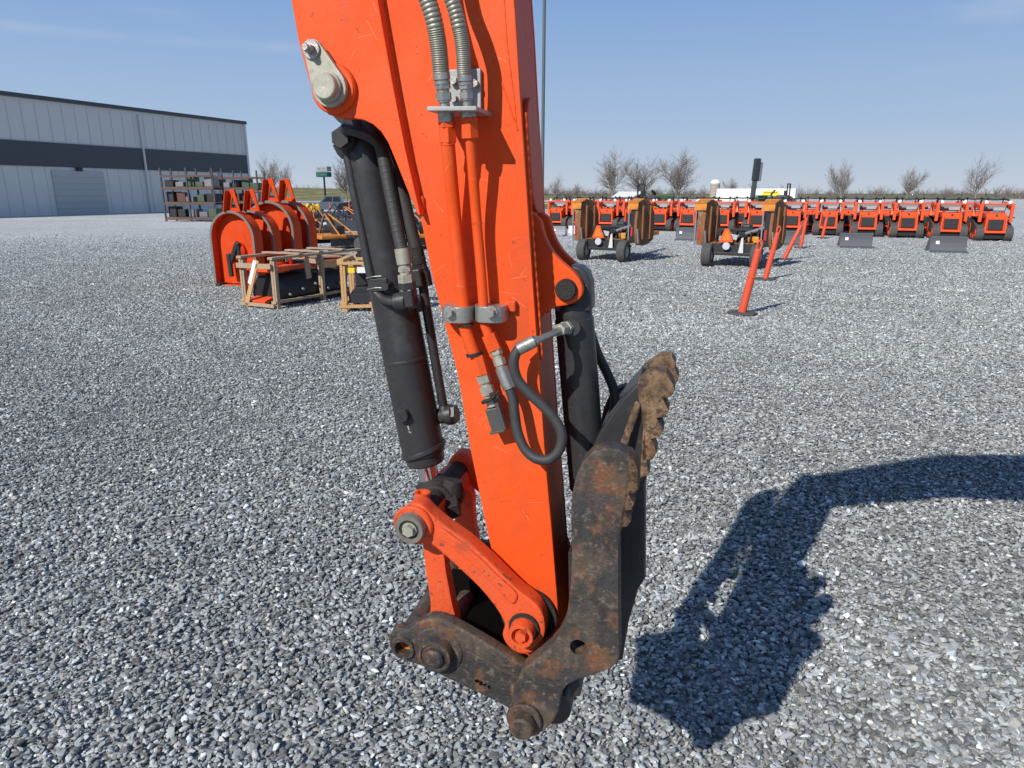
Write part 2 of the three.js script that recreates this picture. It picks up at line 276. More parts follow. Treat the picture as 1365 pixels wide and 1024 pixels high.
// stones: crushed limestone, every one a small angular solid, thinning out with distance
{
  const shapes = [];
  for (let k = 0; k < 7; k++) {
    const pts = []; for (let i = 0; i < 15; i++) { const v = V(rr(-1, 1), rr(-1, 1), rr(-1, 1)).normalize().multiplyScalar(rr(0.8, 1.05)); pts.push(V(v.x * rr(0.9, 1.1), v.y * 0.62, v.z * 0.78)); }
    const g = new ConvexGeometry(pts); g.computeVertexNormals(); shapes.push(g);
  }
  const stoneTex = tex(256, (x, y) => g3(0.72 + 0.5 * fbm(x, y, 6, 201, 5) * fbm(x, y, 30, 202, 3) * 1.4), true);
  const lists = shapes.map(() => []);
  const q = new THREE.Quaternion(), e = new THREE.Euler(), p = V(), s = V(), m4 = new THREE.Matrix4();
  const half = d => (d * 0.98 + 0.45) * 0.76 + 0.12;
  let d = 1.28;
  const step = 0.05;
  for (; d < 31; d += step) {
    const dens = d < 3.5 ? 6200 : d < 8 ? 6200 * Math.pow(3.5 / d, 0.45) : 4270 * Math.pow(8 / d, 2.1) * (1 - sstep(13, 31, d)), n = Math.round(2 * half(d) * step * dens), grow = d < 6 ? 1 : Math.pow(d / 6, 0.35);
    for (let i = 0; i < n; i++) {
      const x = rr(-half(d), half(d)), z = -(d + rnd() * step), patch = fbm(x / 40 + 3, z / 40 + 3, 60, 211, 3);
      const size = (0.0052 + 0.0092 * Math.pow(rnd(), 1.7)) * (0.72 + 0.55 * patch) * grow * (rnd() < 0.03 ? 1.5 : 1);
      e.set(rr(-0.5, 0.5), rr(0, 6.28), rr(-0.5, 0.5)); q.setFromEuler(e);
      p.set(x, size * 0.32 + rr(-0.001, 0.013), z); s.set(size * rr(0.85, 1.5), size * rr(0.7, 1.2), size * rr(0.8, 1.2)); m4.compose(p, q, s);
      const h = rnd(); let v = h < 0.06 ? rr(0.46, 0.62) : h < 0.30 ? rr(0.085, 0.16) : rr(0.16, 0.385); v *= 0.90 + 0.2 * fbm(x / 30 + 5, z / 30 + 5, 14, 221, 3); v = Math.min(0.86, v * (1.32 + 0.24 * sstep(3.2, 9, d + x * 0.5)));   // paler stone further into the lot and to the right
      for (const [c, w] of [[-4.2, 0.22], [-5.9, 0.22], [3.4, 0.25], [5.2, 0.25]]) v *= 1 + 0.15 * (1 - sstep(w * 0.6, w * 1.5, Math.abs(x * 0.55 - z * 0.62 - 6 + 0.5 * Math.sin(z * 0.21) - c))) * (0.4 + 0.6 * fbm(x / 30 + 7, z / 30 + 7, 20, 231, 2));   // faint wheel tracks
      const tint = rnd(); const c = tint < 0.1 ? [v * 1.02, v, v * 0.88] : tint < 0.5 ? [v * 0.93, v, v * 0.99] : [v * 0.97, v, v * 0.97];
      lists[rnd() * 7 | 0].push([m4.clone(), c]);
    }
  }
  const mat = std({ roughness: 0.9, map: stoneTex });
  shapes.forEach((g, k) => {
    const im = new THREE.InstancedMesh(clean(g), mat, lists[k].length); const c = new THREE.Color();
    const uv = im.geometry.attributes.uv; for (let i = 0; i < uv.count; i++) uv.setXY(i, uv.getX(i) * 0.25, uv.getY(i) * 0.25);
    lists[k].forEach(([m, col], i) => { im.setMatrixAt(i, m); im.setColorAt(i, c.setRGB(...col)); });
    im.name = k ? 'gravel_stones_' + String(k).padStart(3, '0') : 'gravel_stones'; im.userData.kind = 'stuff'; im.castShadow = im.receiveShadow = true; scene.add(im);
  });
}

// ================================================================= THE EXCAVATOR'S ARM
// its own frame: x to the right along the arm's plane, y up, z out of the near side plate towards the camera
const TURN = -14 * Math.PI / 180, REF = At(700, 840, 1.12), ORG = V(REF.x, 0, REF.z);
const arm = thing('excavator_arm', 'large orange excavator dipper arm with black bucket cylinder and rusty thumb, filling the middle', 'excavator arm', [ORG.x, 0, ORG.z], TURN);
const cT = Math.cos(TURN), sT = Math.sin(TURN);
function A(px, py, z = 0) {                                                    // pixel -> point of the arm's frame at depth z
  const d = ray(px, py), toL = (x, y, w) => [x * cT - w * sT, y, x * sT + w * cT];
  const o = toL(-ORG.x, EYE, -ORG.z), v = toL(...d), t = (z - o[2]) / v[2]; return V(o[0] + v[0] * t, o[1] + v[1] * t, z);
}
const P2 = (list, z = 0) => list.map(([x, y]) => { const p = A(x, y, z); return [p.x, p.y]; });
const PT = list => list.map(([x, y, z]) => A(x, y, z));
const R = (n, px, py, z) => A(px + n, py, z).x - A(px, py, z).x;              // n pixels there, in metres
const up = (p, z) => V(p.x, p.y, z);
const W = 0.20;
// ---- box of the dipper
const topL = A(500, -60), topR = A(681, -60);
const mainLeft = [[500, -60], [512, 60], [538, 190], [560, 288], [575, 365], [610, 500], [627, 600], [649, 708], [668, 790], [682, 850], [687, 876], [700, 890], [716, 893], [738, 878], [745, 840]];
const mainRight = [[743, 800], [735, 700], [728, 623], [719, 500], [709, 360], [700, 220], [693, 120], [687, 20], [681, -60]];
const grow = (pts, dx, dy = 0) => pts.map(([x, y]) => [x + dx, y + dy]);
const leftP = P2(mainLeft), rightP = P2(mainRight);
const topExt = [[topR.x - 0.03, 2.22], [topR.x - 0.10, 2.34], [topL.x + 0.0, 2.36], [topL.x - 0.02, 2.2]];
const sideOutline = [...leftP, ...rightP, ...topExt];
const innerOutline = [...grow(leftP, 0.006), ...grow(rightP, -0.014), ...grow(topExt, 0, -0.01)];
part('arm_box', prism(innerOutline, -W + 0.010, -0.010, 0), M.orangeShaded, arm);
part('side_plate', prism(sideOutline, -0.011, 0, 0.002), M.orange, arm);
part('side_plate', prism([...leftP, ...grow(rightP, -0.013), ...topExt], -W, -W + 0.0095, 0.002), M.orange, arm);
// ---- cylinder bracket ears on the left: thick plates standing proud of the box
const ear = P2([[374, -70], [388, 0], [398, 56], [409, 98], [418, 128], [426, 142], [438, 153], [455, 158], [470, 158], [484, 160], [497, 166], [508, 176], [517, 190], [527, 214], [540, 247], [549, 268], [557, 287], [561, 287], [558, 274], [541, 200], [524, 112], [507, 16], [492, -70]], 0.02);
const earTop = [[ear[ear.length - 1][0] - 0.03, 2.1], [ear[0][0] + 0.05, 2.1]];
const earOutline = [...ear, ...earTop];
part('cylinder_bracket', prism(earOutline, 0.0005, 0.021, 0.003), M.orange, arm);
part('cylinder_bracket', prism(earOutline, -W - 0.021, -W - 0.0005, 0.003), M.orange, arm);
// weld beads
function bead(list, r, z, parent = arm, mat = M.orange) { const pts = PT(list.map(([x, y]) => [x, y, z])); const len = new THREE.CatmullRomCurve3(pts).getLength(), n = Math.max(12, len / 0.0022 | 0); return part('weld_bead', ribbed(pts, t => r * (0.88 + 0.16 * Math.sin(t * n * 0.85) + 0.05 * Math.sin(t * n * 0.27)), n, 8), mat, parent); }
bead([[498, -50], [513, 20], [530, 112], [546, 196], [561, 270]], 0.0035, 0.0005);
bead([[560, 262], [563, 272], [561, 279], [557, 284]], 0.0055, 0.003);
bead([[632, -10], [650, 50], [668, 108], [690, 174]], 0.0016, 0);
bead([[671, -20], [676, 60], [684, 122], [689, 172]], 0.0013, 0);
bead([[700, 150], [704, 225], [711, 330], [718, 420], [722, 480]], 0.0035, -0.014);
// front: a long stiffener pad with round ends on the face turned to the right
{
  const a = A(705, 130, -0.10), b = A(712, 284, -0.10);
  const fx = y => { for (let i = 0; i < rightP.length - 1; i++) if ((rightP[i][1] - y) * (rightP[i + 1][1] - y) <= 0) { const t = (y - rightP[i][1]) / (rightP[i + 1][1] - rightP[i][1]); return rightP[i][0] + (rightP[i + 1][0] - rightP[i][0]) * t - 0.014; } return rightP[0][0] - 0.014; };
  const y0 = b.y, y1 = a.y, pad = [];
  for (let i = 0; i <= 16; i++) { const t = i / 16 * Math.PI; pad.push([Math.cos(t) * 0.045, (y1 - y0) / 2 + Math.sin(t) * 0.045 - 0.045]); }
  for (let i = 0; i <= 16; i++) { const t = Math.PI + i / 16 * Math.PI; pad.push([Math.cos(t) * 0.045, -(y1 - y0) / 2 + Math.sin(t) * 0.045 + 0.045]); }
  const g = prism(pad, 0, 0.010, 0.003); g.rotateY(Math.PI / 2); const tilt = Math.atan2(fx(y1) - fx(y0), y1 - y0); g.rotateZ(-tilt); g.translate((fx(y0) + fx(y1)) / 2, (y0 + y1) / 2, -0.105);
  part('stiffener_pad', g, M.orangeShaded, arm);
}
// thumb cylinder ears on the right
{
  const e = P2([[704, 285], [719, 292], [724, 308], [729, 322], [738, 337], [750, 350], [763, 361], [773, 373], [777, 385], [775, 395], [768, 402], [756, 407], [740, 410], [727, 418], [716, 428], [703, 420]], -0.062);
  const sm = smooth(e, 3);
  part('thumb_bracket', prism(sm, -0.082, -0.062, 0.003), M.orange, arm);
  part('thumb_bracket', prism(sm, -0.160, -0.140, 0.003), M.orange, arm);
  const c = A(755, 386, -0.062), r = R(14.5, 755, 386, -0.062);
  part('thumb_cylinder_pin', turned(up(c, -0.168), up(c, -0.052), [[0, 0], [0, r * 0.9], [0.03, r], [0.96, r], [1, r * 0.88], [1, 0]]), M.grease, arm);
}
// ---- keeper plate with pin and bolt, upper left
{
  const c = A(443, 118, 0.03), b = A(421, 68, 0.03), r1 = R(22.5, 443, 118, 0.03), r2 = R(12, 421, 68, 0.03);
  part('pin_boss', turned(up(c, 0.02), up(c, 0.031), [[0, 0], [0, r1 * 1.30], [0.7, r1 * 1.30], [1, r1 * 1.22], [1, 0]], 40), M.orange, arm);
  const ang = Math.atan2(b.y - c.y, b.x - c.x), L = Math.hypot(b.x - c.x, b.y - c.y), off = Math.acos((r1 - r2) / L), pl = [];
  for (let i = 0; i <= 28; i++) { const t = ang + off + (2 * Math.PI - 2 * off) * i / 28; pl.push([c.x + Math.cos(t) * r1, c.y + Math.sin(t) * r1]); }
  for (let i = 0; i <= 14; i++) { const t = ang - off + 2 * off * i / 14; pl.push([b.x + Math.cos(t) * r2, b.y + Math.sin(t) * r2]); }
  const kp = part('keeper_plate', prism(pl, 0.032, 0.042, 0.0015), M.zincDull, arm);
  const rp = R(18, 443, 118, 0.05);
  part('pin', turned(up(c, 0.042), up(c, 0.058), [[0, 0], [0, rp], [0.35, rp], [0.45, rp * 0.9], [0.9, rp * 0.84], [1, rp * 0.76], [1, 0.004], [0.9, 0]], 40), M.zincDull, kp);
  part('washer', turned(up(b, 0.042), up(b, 0.046), [[0, 0], [0, r2 * 0.93], [0.8, r2 * 0.93], [1, r2 * 0.88], [1, 0]]), M.zinc, kp);
  part('bolt', [hexa(up(b, 0.046), up(b, 0.058), r2 * 0.50), turned(up(b, 0.058), up(b, 0.064), [[0, 0], [0, r2 * 0.36], [0.8, r2 * 0.36], [1, r2 * 0.3], [1, 0]])], M.zinc, kp);
}
// ---- hydraulic hoses with coiled guards, fittings and painted pipes
function fitting(name, mat, a, b, prof, parent = arm) { return part(name, turned(a, b, prof), mat, parent); }
function stack(parent, mat, pts, list) {                                      // fitting sections laid along a line: [t0, t1, radius, 'h' hex or 'c' round]
  const [a, b] = pts, at = t => a.clone().lerp(b, t), g = [];
  for (const [t0, t1, r, k] of list) g.push(k === 'h' ? hexa(at(t0), at(t1), r) : turned(at(t0), at(t1), [[0, 0], [0, r * 0.94], [0.08, r], [0.92, r], [1, r * 0.94], [1, 0]], 24));
  return g;
}
function guardedHose(list, r, pitch) {
  const pts = PT(list), len = new THREE.CatmullRomCurve3(pts).getLength(), n = len / pitch;
  const h = part('hydraulic_hose', tube(pts, r * 0.8, 40, 10), M.rubber, arm);
  part('coil_guard', ribbed(pts, t => { const dense = t > 0.84 ? 2.1 : 1; const s = Math.abs(Math.sin(Math.PI * n * dense * t)); return r * (0.86 + 0.15 * Math.sqrt(s)); }, Math.round(n * 15), 16), M.coil, h);
  return h;
}
const ZH = 0.062;
const rA = R(11, 585, 60, ZH), rB = R(9.5, 615, 60, ZH);
guardedHose([[500, -290, 0.075], [520, -200, 0.088], [536, -120, 0.089], [548, -70, 0.085], [563, -20, 0.08], [577, 22, 0.075], [584, 58, 0.068], [588, 98, ZH]], rA, 0.0062);
guardedHose([[520, -290, 0.075], [542, -200, 0.088], [560, -120, 0.089], [574, -70, 0.085], [594, -22, 0.08], [609, 22, 0.074], [616, 58, 0.067], [619, 100, ZH]], rB, 0.0058);
function hoseEnd(list, r) {
  const pts = PT(list), f = part('hose_fitting', stack(arm, null, pts, [
    [0, 0.20, r * 1.02, 'c'], [0.20, 0.22, r * 0.85, 'c'], [0.22, 0.32, r * 0.98, 'c'], [0.32, 0.44, r * 0.98, 'h'], [0.44, 0.54, r * 0.74, 'c'], [0.54, 0.74, r * 0.98, 'h'], [0.74, 0.80, r * 0.8, 'c'], [0.80, 1.0, r * 0.62, 'c']]), M.zinc, arm);
  return f;
}
hoseEnd([[588, 97, ZH], [593.5, 146, ZH - 0.006]], rA * 0.98);
hoseEnd([[619, 100, ZH], [623, 142, ZH - 0.006]], rB * 0.98);
{ // angle bracket that holds the couplings
  const l = A(580, 150, 0.05), r = A(644, 139, 0.05), z1 = 0.084, dx = r.x - l.x;
  const y = A(612, 146, 0.07).y;
  const br = part('hose_bracket', box(dx, 0.006, z1 - 0.001, (l.x + r.x) / 2, y, z1 / 2 + 0.001, 0, 0, -0.02, 0.001), M.zincGrey, arm);
  const bl = A(598, 100, 0.006), brr = A(641, 96, 0.006);
  part('back_plate', box(brr.x - bl.x, A(620, 96, 0.006).y - y + 0.002, 0.006, (bl.x + brr.x) / 2, (A(620, 96, 0.006).y + y) / 2 + 0.003, 0.005, 0, 0, 0, 0.0012), M.zincGrey, br);
  for (const [x, yy] of [[606, 108], [606, 132], [634, 112]]) { const c = A(x, yy, 0.008); part('bolt', hexa(c, up(c, 0.017), R(5, x, yy, 0.01)), M.zinc, br); }
}
function pipe(list, r, name = 'painted_pipe') { return part(name, tube(PT(list), r, 40, 16), M.orange, arm); }
{
  const z = ZH - 0.006, zp = 0.030;
  const a0 = A(593.5, 146, z), a1 = A(595.5, 163, z - 0.002);
  part('pipe_collar', turned(a0, a1, [[0, 0], [0, rA * 0.86], [0.1, rA * 0.94], [0.9, rA * 0.98], [1, rA * 0.9], [1, 0]]), M.zinc, arm);
  const b0 = A(623, 142, z), b1 = A(624.5, 157, z - 0.002);
  part('pipe_collar', turned(b0, b1, [[0, 0], [0, rB * 0.95], [0.1, rB * 1.05], [0.9, rB * 1.1], [1, rB], [1, 0]]), M.zinc, arm);
  const pa = pipe([[595.5, 163, z - 0.002], [596.5, 185, z - 0.004], [599, 215, 0.046], [606, 290, 0.030], [613, 360, 0.028], [619, 420, 0.028], [620, 436, 0.028], [625, 452, 0.028], [632, 471, 0.026]], R(8.6, 606, 300, 0.03));
  part('pipe_nut', [hexa(A(595.5, 162.5, z - 0.002), A(596, 169, z - 0.003), rA * 1.12), hexa(A(596.2, 169.5, z - 0.003), A(597, 189, z - 0.006), rA * 1.1), turned(A(597, 189, z - 0.006), A(597.6, 193, z - 0.008), [[0, 0], [0, rA * 1.05], [1, rA * 0.8], [1, 0]])], M.orange, pa);
  const pb = pipe([[624.5, 157, z - 0.002], [626.5, 180, z - 0.004], [629, 210, 0.046], [635, 290, 0.030], [641, 360, 0.028], [645, 415, 0.028], [646, 432, 0.028], [652, 448, 0.028]], R(6.6, 635, 300, 0.03));
  part('pipe_nut', [hexa(A(624.6, 156.5, z - 0.002), A(625, 164, z - 0.003), rB * 1.22), hexa(A(625.1, 164.5, z - 0.003), A(626.5, 184, z - 0.005), rB * 1.26)], M.orange, pb);
  // lower ends
  part('pipe_nut', hexa(A(636, 474, 0.026), A(643, 499, 0.026), R(9.5, 640, 486, 0.026)), M.orange, pa);
  part('seal_ring', turned(A(621, 432, 0.028), A(621.6, 435, 0.028), [[0, 0], [0, R(10, 621, 433, 0.03)], [1, R(10, 621, 433, 0.03)], [1, 0]]), M.grease, pa);
  part('seal_ring', turned(A(632, 470, 0.026), A(633, 474, 0.026), [[0, 0], [0, R(11, 632, 472, 0.03)], [1, R(11, 632, 472, 0.03)], [1, 0]]), M.grease, pa);
  part('pipe_nut', hexa(A(651.5, 446, 0.028), A(660, 466, 0.028), R(10, 656, 456, 0.03)), M.orange, pb);
  // steel straps
  for (const [x0, x1, bx, px0, r] of [[590, 632, 600, 618, 9], [633, 675, 655, 645, 7]]) {
    const l = A(x0, 416, 0.02), rr_ = A(x1, 416, 0.02), w = rr_.x - l.x, h = R(20, 620, 416, 0.02), pc = A(px0, 416, 0.028).x, pr = R(r, px0, 416, 0.028), top = 0.030 + pr + 0.004;
    const lo = 0.014, s = [];
    const prof = [[l.x, 0.001], [l.x, lo + 0.004], [l.x + 0.006, top - 0.008], [l.x + 0.014, top], [rr_.x - 0.012, top], [rr_.x - 0.003, top - 0.007], [rr_.x, lo + 0.004], [rr_.x, 0.001]];
    const outer = smooth(prof.map(p => p), 4, false), sh = [...outer, [rr_.x - 0.004, 0.001], ...outer.slice().reverse().map(([x, y]) => [THREE.MathUtils.lerp(x, (l.x + rr_.x) / 2, 0.09), Math.max(0.001, y - 0.004)])];
    const g = prism(outer, 0, h, 0.001); g.rotateX(-Math.PI / 2); // profile in x-z, extruded along y
    g.applyMatrix4(new THREE.Matrix4().makeScale(1, 1, -1)); const f = g.attributes.position; for (let i = 0; i < f.count; i += 3) for (const at of [g.attributes.position, g.attributes.normal]) { const t = [at.getX(i + 1), at.getY(i + 1), at.getZ(i + 1)]; at.setXYZ(i + 1, at.getX(i + 2), at.getY(i + 2), at.getZ(i + 2)); at.setXYZ(i + 2, ...t); }
    g.translate(0, l.y - h / 2, 0);
    const st = part('pipe_clamp', g, M.zinc, arm);
    const b = A(bx, 416, top); part('bolt', [turned(up(b, top), up(b, top + 0.003), [[0, 0], [0, 0.0105], [1, 0.010], [1, 0]]), hexa(up(b, top + 0.003), up(b, top + 0.012), 0.0075)], M.zinc, st);
  }
  part('clamp_block', box(R(14, 680, 412, 0), 0.018, 0.012, A(682, 407, 0).x, A(682, 407, 0).y, 0.006, 0, 0, 0, 0.002), M.orange, arm);
  // tee with shut-off valve
  const t0 = A(643, 500, 0.026), t1 = A(657, 541, 0.026), rt = R(8.2, 648, 515, 0.03);
  part('valve', [hexa(t0, t0.clone().lerp(t1, 0.24), rt * 1.05), turned(t0.clone().lerp(t1, 0.24), t0.clone().lerp(t1, 0.36), [[0, 0], [0, rt * 0.8], [1, rt * 0.8], [1, 0]]), hexa(t0.clone().lerp(t1, 0.36), t0.clone().lerp(t1, 0.62), rt * 1.12), turned(t0.clone().lerp(t1, 0.62), t1, [[0, 0], [0, rt * 0.75], [0.5, rt * 0.9], [1, rt * 0.9], [1, 0]])], M.zincDull, arm);
  const v0 = A(654, 538, 0.024), v1 = A(665, 573, 0.024), dir = v1.clone().sub(v0), ang = Math.atan2(dir.y, dir.x) + Math.PI / 2;
  part('valve_cap', [box(0.0225, dir.length() * 0.92, 0.018, (v0.x + v1.x) / 2 + 0.002, (v0.y + v1.y) / 2 - 0.004, 0.024, 0, 0, ang, 0.003), box(0.006, dir.length() * 1.35, 0.024, (v0.x + v1.x) / 2 + 0.011, (v0.y + v1.y) / 2 + 0.012, 0.024, 0, 0, ang, 0.002), box(0.027, 0.004, 0.022, v1.x, v1.y - 0.001, 0.024, 0, 0, ang, 0.001)], flat(0.07, 0.07, 0.065, 0.55), arm);
  part('valve_handle', [box(0.034, 0.006, 0.010, A(654, 533, 0.04).x, A(654, 533, 0.04).y, 0.038, 0, 0, ang + 0.1, 0.002), cyl(A(656, 527, 0.03), A(656, 527, 0.046), 0.005)], M.grease, arm);
  // hose to the thumb cylinder
  const f0 = A(660, 464, 0.028), f1 = A(669, 492, 0.030), rf = R(8, 664, 478, 0.03);
  part('hose_fitting', [hexa(f0, f0.clone().lerp(f1, 0.3), rf), turned(f0.clone().lerp(f1, 0.3), f0.clone().lerp(f1, 0.5), [[0, 0], [0, rf * 0.75], [1, rf * 0.75], [1, 0]]), hexa(f0.clone().lerp(f1, 0.5), f0.clone().lerp(f1, 0.8), rf), turned(f0.clone().lerp(f1, 0.8), f1, [[0, 0], [0, rf * 0.7], [1, rf * 0.7], [1, 0]])], M.zincDull, arm);
  const hose = part('thumb_hose', tube(PT([[669, 492, 0.03], [676, 511, 0.033], [683, 530, 0.036], [686, 551, 0.040], [690, 576, 0.044], [700, 599, 0.05], [716, 612, 0.055], [733, 612, 0.056], [746, 599, 0.054], [749, 579, 0.05], [740, 560, 0.047], [723, 541, 0.046], [704, 523, 0.046], [690, 506, 0.046], [685, 489, 0.046], [686, 475, 0.045], [693, 464, 0.042], [703, 459, 0.038]]), R(6.7, 700, 540, 0.045), 120, 14), M.rubber, arm);
  const ribs = (a, b, r, n) => ribbed([a, a.clone().lerp(b, 0.5), b], t => r * (t < 0.03 || t > 0.97 ? 0.93 : 1), 40, n);
  part('crimp', cyl(A(668, 490, 0.03), A(679, 518, 0.0335), R(8.6, 672, 505, 0.03), R(8.6, 672, 505, 0.03), 10), M.zinc, hose);
  part('crimp', [cyl(A(690, 466, 0.043), A(712, 455, 0.033), R(8.6, 700, 460, 0.04), R(8.6, 700, 460, 0.04), 10), turned(A(712, 455, 0.033), A(717, 453, 0.029), [[0, 0], [0, R(8, 700, 460, 0.04)], [1, R(6, 700, 460, 0.04)], [1, 0]])], M.zinc, hose);
  part('hose_tube', tube(PT([[712, 455, 0.033], [722, 451, 0.022], [734, 446, 0.002], [744, 441, -0.03], [752, 438, -0.055]]), R(4.6, 730, 448, 0), 24, 12), M.zinc, hose);
  part('swivel_nut', [hexa(A(745, 440, -0.034), A(752, 437.5, -0.058), R(8.5, 750, 438, -0.05)), hexa(A(753, 437.5, -0.058), A(762, 437, -0.082), R(9.5, 757, 437, -0.07))], M.zincDull, hose);
}
// ---- thumb cylinder
{
  const z = -0.111, a = A(765, 416, z), b = A(784, 615, z), d = b.clone().sub(a).normalize(), e = A(784, 650, z), r = R(25.5, 774, 500, z);
  const tc = part('thumb_cylinder', [turned(a.clone().addScaledVector(d, -0.018), e, [[0, 0], [0, r * 0.82], [0.02, r * 0.95], [0.08, r * 0.95], [0.085, r * 1.0], [1, r], [1, 0]], 36)], M.black, arm);
  const c = A(757, 386, z);
  part('cylinder_eye', [turned(up(c, z - 0.026), up(c, z + 0.026), [[0, 0], [0, r * 1.05], [1, r * 1.05], [1, 0]]), box(r * 1.5, 0.05, 0.05, A(770, 396, z).x, A(770, 396, z).y, z, 0, 0, 0.10, 0.006), prism(P2([[764, 352], [776, 354], [785, 362], [790, 376], [791, 408], [786, 413], [768, 413]], z), z - 0.03, z + 0.024, 0.006)], M.black, tc);
  const lo = A(789, 660, z);
  part('cylinder_rod', cyl(e, lo, r * 0.55, r * 0.55), M.chrome, tc);
  part('cylinder_port', turned(A(762, 437, -0.10), A(762, 437, z + r + 0.012), [[0, 0], [0, 0.016], [1, 0.0145], [1, 0]]), M.black, tc);
  part('rear_hose', tube(PT([[786, 440, -0.16], [797, 472, -0.18], [809, 497, -0.19], [818, 520, -0.19], [819, 545, -0.18], [812, 575, -0.17]]), R(6.5, 810, 500, -0.19), 40, 12), M.rubber, tc);
}
// ---- bucket cylinder
{
  const z = -0.10, e = A(481, 130, z), a = A(487, 200, z), b = A(562, 590, z), d = b.clone().sub(a).normalize(), r = R(27.5, 545, 500, z), L = b.distanceTo(a);
  const bc = part('bucket_cylinder', turned(a.clone().addScaledVector(d, -0.02), b, [[0, 0], [0, r * 0.85], [0.02, r * 0.98], [0.10, r * 0.98], [0.105, r], [0.70, r], [0.702, r * 1.02], [0.71, r * 1.02], [0.712, r], [1, r], [1, 0]], 40), M.black, arm);
  part('cylinder_eye', [turned(up(e, z - 0.03), up(e, z + 0.03), [[0, 0], [0, r * 1.2], [0.06, r * 1.25], [0.94, r * 1.25], [1, r * 1.2], [1, 0]]), cyl(e, a, r * 0.9, r * 0.9)], M.black, bc);
  part('hose_yoke', tube(PT([[460, 172, -0.03], [478, 176, -0.025], [496, 184, -0.03], [510, 200, -0.05], [519, 225, -0.07]]), R(7, 490, 185, -0.03), 24, 10), M.black, bc);
  part('gland', [turned(A(563.5, 596, z), A(566, 602, z), [[0, 0], [0, r * 1.08], [0.2, r * 1.10], [0.8, r * 1.10], [1, r * 1.04], [1, 0]], 40), turned(A(562, 588, z), A(568, 617, z), [[0, 0], [0, r], [0.5, r], [0.52, r * 0.9], [0.92, r * 0.9], [1, r * 0.82], [1, 0]], 40)], M.black, bc);
  part('cylinder_rod', cyl(A(567, 612, z), A(575, 655, z), R(12.5, 570, 630, z), R(12.5, 570, 630, z), 32), M.chrome, bc);
  const rodEye = A(588, 664, z);
  part('rod_eye', [turned(up(rodEye, z - 0.035), up(rodEye, z + 0.035), [[0, 0], [0, 0.036], [0.05, 0.039], [0.95, 0.039], [1, 0.036], [1, 0]]), turned(A(574, 637, z), A(582, 662, z), [[0, 0], [0, R(14, 570, 640, z)], [0.2, R(20, 570, 640, z)], [1, R(25, 570, 640, z)], [1, 0]])], M.grease, bc);
  // banjo bolt and left feed pipe
  const bz = -0.045, bb = A(457, 184, bz);
  part('banjo_bolt', [hexa(up(bb, bz - 0.002), up(bb, bz + 0.012), R(12, 457, 184, bz)), turned(up(bb, bz - 0.05), up(bb, bz - 0.002), [[0, 0], [0, R(15, 457, 184, bz)], [0.9, R(15, 457, 184, bz)], [1, R(13.5, 457, 184, bz)], [1, 0]]), turned(A(456, 190, bz - 0.022), A(463, 210, bz - 0.025), [[0, 0], [0, 0.017], [0.6, 0.015], [1, 0.010], [1, 0]])], M.black, bc);
  const fp = part('feed_pipe', tube(PT([[460, 196, -0.068], [464, 212, -0.066], [473, 260, -0.064], [484, 315, -0.062], [494, 366, -0.060], [499, 386, -0.058], [508, 397, -0.05], [521, 402, -0.04], [534, 404, -0.034]]), R(5.6, 480, 300, -0.06), 60, 12), M.black, bc);
  const cl = A(511, 379, -0.060);
  part('pipe_clip', [box(R(24, 510, 378, -0.06), 0.022, 0.006, cl.x - 0.004, cl.y, -0.050, 0, 0, 0.10, 0.001), hexa(up(A(517, 381, -0.05), -0.050), up(A(517, 381, -0.05), -0.036), 0.0075)], M.black, fp);
  part('wire_tie', [tube(PT([[488, 371, -0.05], [497, 369, -0.046], [508, 368, -0.047]]), 0.001, 12, 6), tube(PT([[490, 386, -0.05], [499, 384, -0.046], [513, 384, -0.047]]), 0.001, 12, 6)], M.zinc, fp);
  // elbow and upper hose
  const ez = -0.030;
  const el = part('elbow', [turned(A(526, 403, ez), A(542, 401, ez), [[0, 0], [0, 0.012], [0.1, 0.0155], [0.5, 0.0165], [1, 0.0165], [1, 0]]), box(0.026, 0.034, 0.026, A(545, 397, ez).x, A(545, 397, ez).y, ez, 0, 0, 0.1, 0.005), turned(A(548, 402, ez), A(549, 402, -0.075), [[0, 0], [0, 0.014], [1, 0.014], [1, 0]]), hexa(A(542, 377, ez), A(543.5, 386, ez), 0.0155)], M.black, bc);
  const uh = part('upper_hose', ribbed(PT([[488, 160, -0.07], [502, 180, -0.06], [510, 205, -0.052], [518, 245, -0.045], [527, 290, -0.038], [534, 325, -0.032], [537, 336, ez]]), t => R(8, 520, 250, -0.05) * (1 + 0.035 * (Math.sin(t * 150) > 0.9 ? 1 : 0)), 220, 14), M.rubber, bc);
  part('crimp', [cyl(A(536, 331, ez), A(539.5, 352, ez), 0.0135, 0.0135, 12), cyl(A(539.5, 352, ez), A(540, 356, ez), 0.011), hexa(A(540, 356, ez), A(540.8, 362, ez), 0.0125), cyl(A(540.8, 362, ez), A(541.2, 366, ez), 0.0105), hexa(A(541.2, 366, ez), A(542.2, 377, ez), 0.0145)], M.zincDull, uh);
  // second hose, return pipe and big elbow on the right of the barrel
  const hz = -0.115;
  const h2 = part('upper_hose', tube(PT([[505, 165, -0.12], [524, 215, -0.12], [537, 262, -0.118], [550, 315, -0.116], [556, 338, hz]]), R(8.5, 540, 280, hz), 50, 14), M.rubber, bc);
  part('crimp', [cyl(A(554, 330, hz), A(559, 352, hz), 0.0135, 0.0135, 12), hexa(A(559, 352, hz), A(561, 362, hz), 0.0135), hexa(A(561, 362, hz), A(565, 382, hz), 0.017)], M.grease, h2);
  const rp = part('return_pipe', tube(PT([[563, 374, hz], [566, 395, hz], [571, 425, hz], [580, 480, hz], [588, 525, hz], [592, 546, hz]]), R(6, 578, 470, hz), 40, 12), M.black, bc);
